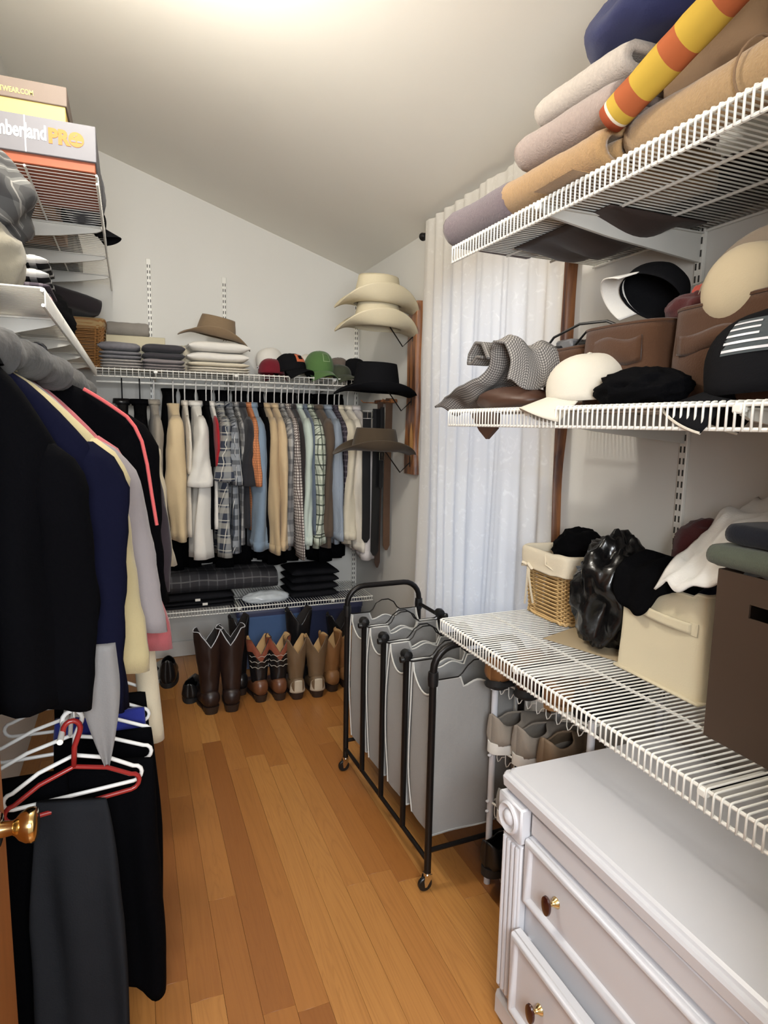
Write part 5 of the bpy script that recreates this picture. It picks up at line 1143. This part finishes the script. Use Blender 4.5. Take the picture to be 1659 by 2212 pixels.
# ------------------------------------------------------------------ left wall: coats on the rod
LX, LZ = -0.272, 1.640
solo('hanging_rod', G().tube([(LX, 1.20, LZ - .0065), (LX, 3.60, LZ - .0065)], .0065, 10), WIRE, 'white hanging rod over the coats along the left wall', 'rod')
INKN = fab('deep_navy_wool', (13, 14, 31)); BLKW = fab('black_wool', (4, 4, 6)); CRJ = fab('buttery_cream_cloth', (178, 164, 124), var=.05); LAV = fab('grey_lavender_cloth', (134, 127, 128), var=.06); PINK = fab('dusty_pink_cloth', (166, 88, 92), var=.06); BEI = fab('light_beige_cloth', (178, 166, 142), var=.08); REDT = fab('coral_red_trim', (204, 92, 92))
def coat(nm, label, mat, y, half, L, sl, flare, seed, slope=.145, th=.032, cat='coat', rz=0.0, hl=None, dz=0.0, hm_=HANGB, dx=0.0, **kw):
    g_ = garment(nm, label, cat, mat, (LX + dx, y, LZ - .004 + dz), rz, half, th, L, zn=-.078, slope=slope, sleeve=sl, flare=flare, seed=seed, sides=(1,), **kw)
    hanger(hl or ('hanger under the shoulders of the ' + label.split(',')[0])[:90], (LX + dx, y, LZ - .002), rz, hm_, half - .04, drop=.10)
    return g_
coat('coat', 'black wool coat nearest the door on the left rod', BLKW, 1.300, .150, .62, .50, .0, 41, th=.040, sry=.030, srx=.050, hemw=1.05, hl='black hanger inside the nearest black coat')
coat('jacket', 'deep navy jacket right behind the nearest black coat', INKN, 1.400, .200, .56, .555, .012, 42, th=.034, sry=.034, srx=.060, hl='black hanger of the deep navy jacket')
coat('jacket', 'buttery cream jacket behind the navy jacket on the left rod', CRJ, 1.490, .210, .60, .52, .028, 43, slope=.140, th=.034, sry=.034, srx=.062, hl='black hanger of the buttery cream jacket')
coat('shirt', 'grey lavender long shirt flaring out behind the cream jacket', LAV, 1.600, .200, .56, .46, .085, 44, slope=.14, sry=.034, srx=.070, cat='shirt', hl='black hanger of the grey lavender shirt')
rj = coat('jacket', 'black jacket with coral red piping along the shoulder', BLKW, 1.800, .200, .56, .50, .050, 45, slope=.085, th=.036, sry=.040, srx=.06, dx=.067, hl='black hanger of the red-piped jacket')
def pipef(x): return -.078 - .085 * max(0, min(1, (x - .062) / .138)) ** 1.25
part('shoulder_piping', G().tube([(x, -.030, pipef(x) + .004) for x in [.10 + .098 * i / 14 for i in range(15)]] + [(.216, -.032, -.182), (.232, -.034, -.22), (.243, -.036, -.28), (.252, -.038, -.36), (.262, -.040, -.44)], .0045, 6), REDT, rj, 'coral red piping')
coat('shirt', 'dusty pink long garment hanging lowest among the left clothes', PINK, 1.710, .205, .62, .55, .095, 46, slope=.14, sry=.032, srx=.06, cat='shirt', hl='black hanger of the dusty pink garment')
coat('jacket', 'dark plum jacket between the pink and the beige garments', fab('dark_plum_cloth', (52, 44, 50)), 2.060, .200, .56, .50, .060, 47, slope=.12, sry=.034, dx=.06, hl='black hanger of the dark plum jacket')
coat('jacket', 'light beige jacket with its sleeve farthest right in the left row', BEI, 2.240, .200, .60, .46, .090, 48, slope=.12, sry=.032, dx=.068, hl='black hanger of the light beige jacket')
coat('coat', 'black coat in the depth of the left row before the back shelf', BLACKF, 2.420, .20, .80, .60, .04, 49, slope=.12, dx=.03, hl='black hanger of the deep black coat')
coat('coat', 'dark grey coat farthest back in the left row', CHARF, 2.620, .20, .80, .60, .03, 50, slope=.12, dx=.03, hl='black hanger of the farthest dark grey coat')
FUZZ = surf('grey_fleece', (64, 62, 60), .95, var=.85, scale=22, bump=.9, bscale=90, sheen=.1)
g = G(); P_ = [(-.265, 1.26, 1.560), (-.238, 1.33, 1.590), (-.215, 1.42, 1.592), (-.190, 1.56, 1.590), (-.168, 1.72, 1.578), (-.148, 1.88, 1.562), (-.132, 2.00, 1.548), (-.125, 2.05, 1.540)]
pts = [pl(P_, i / 40) for i in range(41)]
g.tube(pts, [(.036 + .006 * math.sin(i * .9) + .004 * math.sin(i * 2.3)) * (1 if 0 < i < 40 else .4) for i in range(41)], 18)
g.disp(lambda v: v + Vector((1, .3, 1)) * .006 * nz(v, 22, 3))
solo('fleece_robe', g, FUZZ, 'fuzzy grey fleece sleeve draped along the shoulders of the left coats', 'clothing', ang=180)
# grey sleeve hanging below the nearest coat
rings = []
for j in range(23):
    q = j / 22; z = 1.02 - .258 * q; k = 1.0 if q < .25 else max(.1, 1 - ((q - .25) / .75) ** 1.6 * .85)
    rings.append([( -.080 + .012 * q + (.037 * k) * math.cos(2 * PI * i / 28) * (1 + .10 * math.sin(4 * PI * i / 28 + 3 * q)), 1.352 + .022 * k * math.sin(2 * PI * i / 28) + .006 * math.sin(6 * PI * i / 28), z) for i in range(28)])
solo('shirt_sleeve', G().loft(rings, True, True, True), fab('ash_grey_jersey', (122, 120, 119), var=.1), 'ash grey tapering sleeve hanging in front of the low left shelf', 'clothing', ang=180)
rings = [[(.006 + .028 * q + (.030) * math.cos(2 * PI * i / 20), 1.86 + .03 * math.sin(2 * PI * i / 20), .95 - .40 * q) for i in range(20)] for q in [j / 12 for j in range(13)]]
solo('trouser_leg', G().loft(rings, True, True, True), fab('cream_chino', (206, 194, 168), var=.06), 'cream trouser leg hanging behind the white hanger ends', 'clothing', ang=180)

# ------------------------------------------------------------------ hangers and trousers under the low left shelf
PX, PZ = -0.150, 0.842
solo('hanging_rod', G().tube([(PX, 1.33, PZ - .0065), (PX, 3.5, PZ - .0065)], .006, 10), WIRE, 'white hanging rod under the low left shelf', 'rod')
hr = hanger('glossy red plastic hanger carrying the dark grey trousers', (-.132, 1.375, PZ), math.radians(12), HANGR, .128, -.085, .0052, None, .050, .85)
for i, (x, y, a, lab) in enumerate(((-.135, 1.425, 8, 'white plastic hanger directly behind the red one'), (-.150, 1.52, 4, 'second white plastic hanger behind the red one'), (-.150, 1.63, 2, 'third white plastic hanger behind the red one'), (-.150, 1.75, -3, 'fourth white plastic hanger behind the red one, beside the cream trouser leg'), (-.150, 1.90, -4, 'farthest white plastic hanger under the low left shelf'))):
    hanger(lab, (x, y, PZ), math.radians(a), HANGW, .135 if i < 1 else .172, -.085, .0048, None, .055)
def trousers(label, mat, loc, rz, w0, w1, L, seed, th=.02, nm='trousers'):
    g = G(); n = 44; rings = []
    for j in range(27):
        q = j / 26; z = -L * q; hw = (w0 + (w1 - w0) * min(1, q * 2.2) ** .8) / 2; t_ = th * (.45 + .75 * min(1, q * 4)); ring = []
        for i in range(n):
            a = 2 * PI * i / n; x = hw * sgp(math.cos(a), .7); y = t_ * sgp(math.sin(a), .6)
            f = min(1, q * 3); ring.append((x + .010 * f * nz((0, z * 4, 2), 1, seed), y + f * (.013 * math.sin(x * 62 + seed + z * 2) + .014 * nz((x * 9, z * 3, 1), 1, seed)), z + (.02 * nz((x * 14, 0, 0), 1, seed + 4) - .25 * x if q > .96 else 0)))
        rings.append(ring)
    return solo(nm, g.loft(rings, True, True, True), mat, label, 'trousers', loc, rz, ang=180)
GTR = fab('dark_grey_trouser', (32, 33, 36), var=.15)
trousers('dark grey trousers folded over the red hanger', GTR, (-.138, 1.362, .690), math.radians(-16), .138, .192, .60, 5, .022)
trousers('black trousers hanging right behind the dark grey trousers', BLKW, (-.075, 1.480, .700), math.radians(-10), .20, .225, .56, 6, .026)
trousers('second black trousers deeper under the low left shelf', BLKW, (-.085, 1.620, .700), 0.0, .22, .25, .60, 7, .028)
trousers('black trousers next to the door edge behind the grey ones', BLKW, (-.245, 1.47, .70), 0.0, .18, .2, .62, 8, .028)
trousers('royal blue shorts on a white hanger under the low left shelf', fab('royal_blue_cloth', (38, 46, 124)), (-.095, 1.700, .722), 0.0, .21, .22, .12, 9, .024, 'shorts')
trousers('black trousers behind the royal blue shorts', BLACKF, (-.10, 1.83, .71), 0.0, .23, .25, .58, 10, .026)

# ------------------------------------------------------------------ left shelves: boxes and piles
ZU = 2.2245
GREYC = surf('grey_card', (106, 105, 110), .6, var=.03); RUST = surf('rust_card', (148, 74, 44), .6, var=.05); TANC = surf('tan_grey_card', (104, 91, 82), .65, var=.03); CRC = surf('pale_yellow_card', (200, 172, 98), .65, var=.03); WHTI = surf('white_ink', (238, 236, 230), .6); ORI = surf('orange_ink', (205, 104, 34), .6)
t = thing('shoe_box', 'grey work boot box with rust base and orange lettering on the highest left shelf', 'box', (-.240, 2.475, ZU))
hx = .170
part('box_base', G().box((0, 0, .064), (hx * 2 - .006, .40, .128), .002), RUST, t)
part('lid', G().box((0, -.004, .080), (hx * 2 + .003, .412, .104), .002), GREYC, t)
part('tape_strip', G().box((-.020, -.2105, .080), (.004, .0012, .102)), surf('clear_tape', (190, 188, 190), .15), t)
text_mesh('lettering', 'Timberland', .058, .0006, WHTI, t, (.037, -.2108, .069), (PI / 2, 0, 0), .0014, .61, 'RIGHT')
text_mesh('lettering', 'PR', .056, .0006, ORI, t, (.041, -.2108, .066), (PI / 2, 0, 0), .0030, .90, label='orange lettering')
part('round_emblem', G().lathe([(0, .0012), (.0215, .0012), (.0215, 0)], 28, (.117, -.2102, .0845), (0, -1, 0)), ORI, t, 'orange round tree emblem')
part('emblem_marks', G().box((.109, -.2118, .079), (.013, .0012, .005)).box((.126, -.2118, .079), (.013, .0012, .005)).box((.118, -.2118, .097), (.003, .0012, .003)).box((.112, -.2118, .092), (.003, .0012, .003)), GREYC, t, kind='stuff')
t = thing('shoe_box', 'tan lidded shoe box with pale yellow base stacked on the grey boot box', 'box', (-.320, 2.475, ZU + .1335))
part('box_base', G().box((0, 0, .0505), (.336, .33, .101), .002), CRC, t)
part('lid', G().box((0, 0, .084), (.348, .342, .056), .002), TANC, t)
text_mesh('lettering', 'FOOTWEAR.COM', .0205, .0006, CRC, t, (.084, -.1715, .070), (PI / 2, 0, 0), .0004, .74, 'RIGHT')
solo('tote_bag', blob_g(.075, .14, .235, 91, .16, 1.3, 40, .3, False), fab('dark_slate_nylon', (46, 44, 52)), 'dark slate bag standing behind the boot box on the highest left shelf', 'bag', (-.137, 2.79, ZU), ang=180)
for lab, xx, yy, sx_, sy_, sz_ in (('brown cardboard box deep on the highest left shelf, seen from below', -.340, 3.02, .22, .50, .16), ('grey cardboard box at the wall end of the highest left shelf', -.330, 3.64, .24, .62, .14)):
    t = thing('box', lab, 'box', (xx, yy, ZU)); cm_ = surf('brown_card', (150, 112, 84), .8) if sy_ < .6 else surf('ash_card', (96, 92, 88), .8)
    part('box_base', G().box((0, 0, sz_ / 2), (sx_, sy_, sz_), .003), cm_, t); part('lid', G().box((0, 0, sz_ - .02), (sx_ + .008, sy_ + .008, .05), .003), cm_, t)
cap('black cap with its brim poking past the end of the highest left shelf', (-.158, 3.02, ZU + .030), (0, math.radians(10), math.radians(-12)), CAPK, CAPK, r=.080, h=.10, bl=.07)
ZQ = 1.7348
GPL = plaid('grey_flannel_plaid', (112, 112, 110), [(0, .10, .5, 0, (52, 52, 54), .6), (1, .11, .5, .2, (44, 44, 46), .5), (0, .10, .08, .3, (180, 178, 172), .6)]); KHG = fab('khaki_grey_fleece', (140, 134, 118), var=.15)
blob('clothing', 'khaki grey garment heaped at the near end of the left clothes shelf', 'clothing', KHG, (-.305, 1.625, ZQ), (.105, .13, .17), 95, .28, 1.3, flat=.3)
blob('clothing', 'grey flannel plaid garment draped over the khaki grey heap', 'clothing', GPL, (-.300, 1.690, ZQ + .125), (.120, .15, .19), 96, .30, 1.2, flat=.3)
t = stack(-.315, 2.20, .23, [('folded_shirt', 'white and red folded shirt low in the left shelf pile', fab('white_red_cloth', (212, 196, 190)), .045, 2, 3), ('folded_shirt', 'dark print folded shirt in the middle of the left shelf pile', DKP, .07, 3, 5), ('folded_shirt', 'black and white plaid folded shirt topmost in the left shelf pile', plaid('bw_plaid', (38, 38, 40), [(0, .09, .3, .1, (214, 214, 212), .8), (1, .05, .35, .3, (214, 214, 212), .6)]), .075, 2, 7)], ZQ, .26)
blob('cloth', 'small red cloth at the shelf edge below the plaid shirts', 'cloth', fab('soft_red_cloth', (190, 70, 76)), (-.205, 1.86, ZQ), (.035, .07, .05), 97, .2, 1.5)
blob('clothing', 'black bundled clothing behind the plaid shirts on the left shelf', 'clothing', BLACKF, (-.290, 2.62, ZQ), (.115, .20, .19), 98, .3, 1.4, flat=.3)
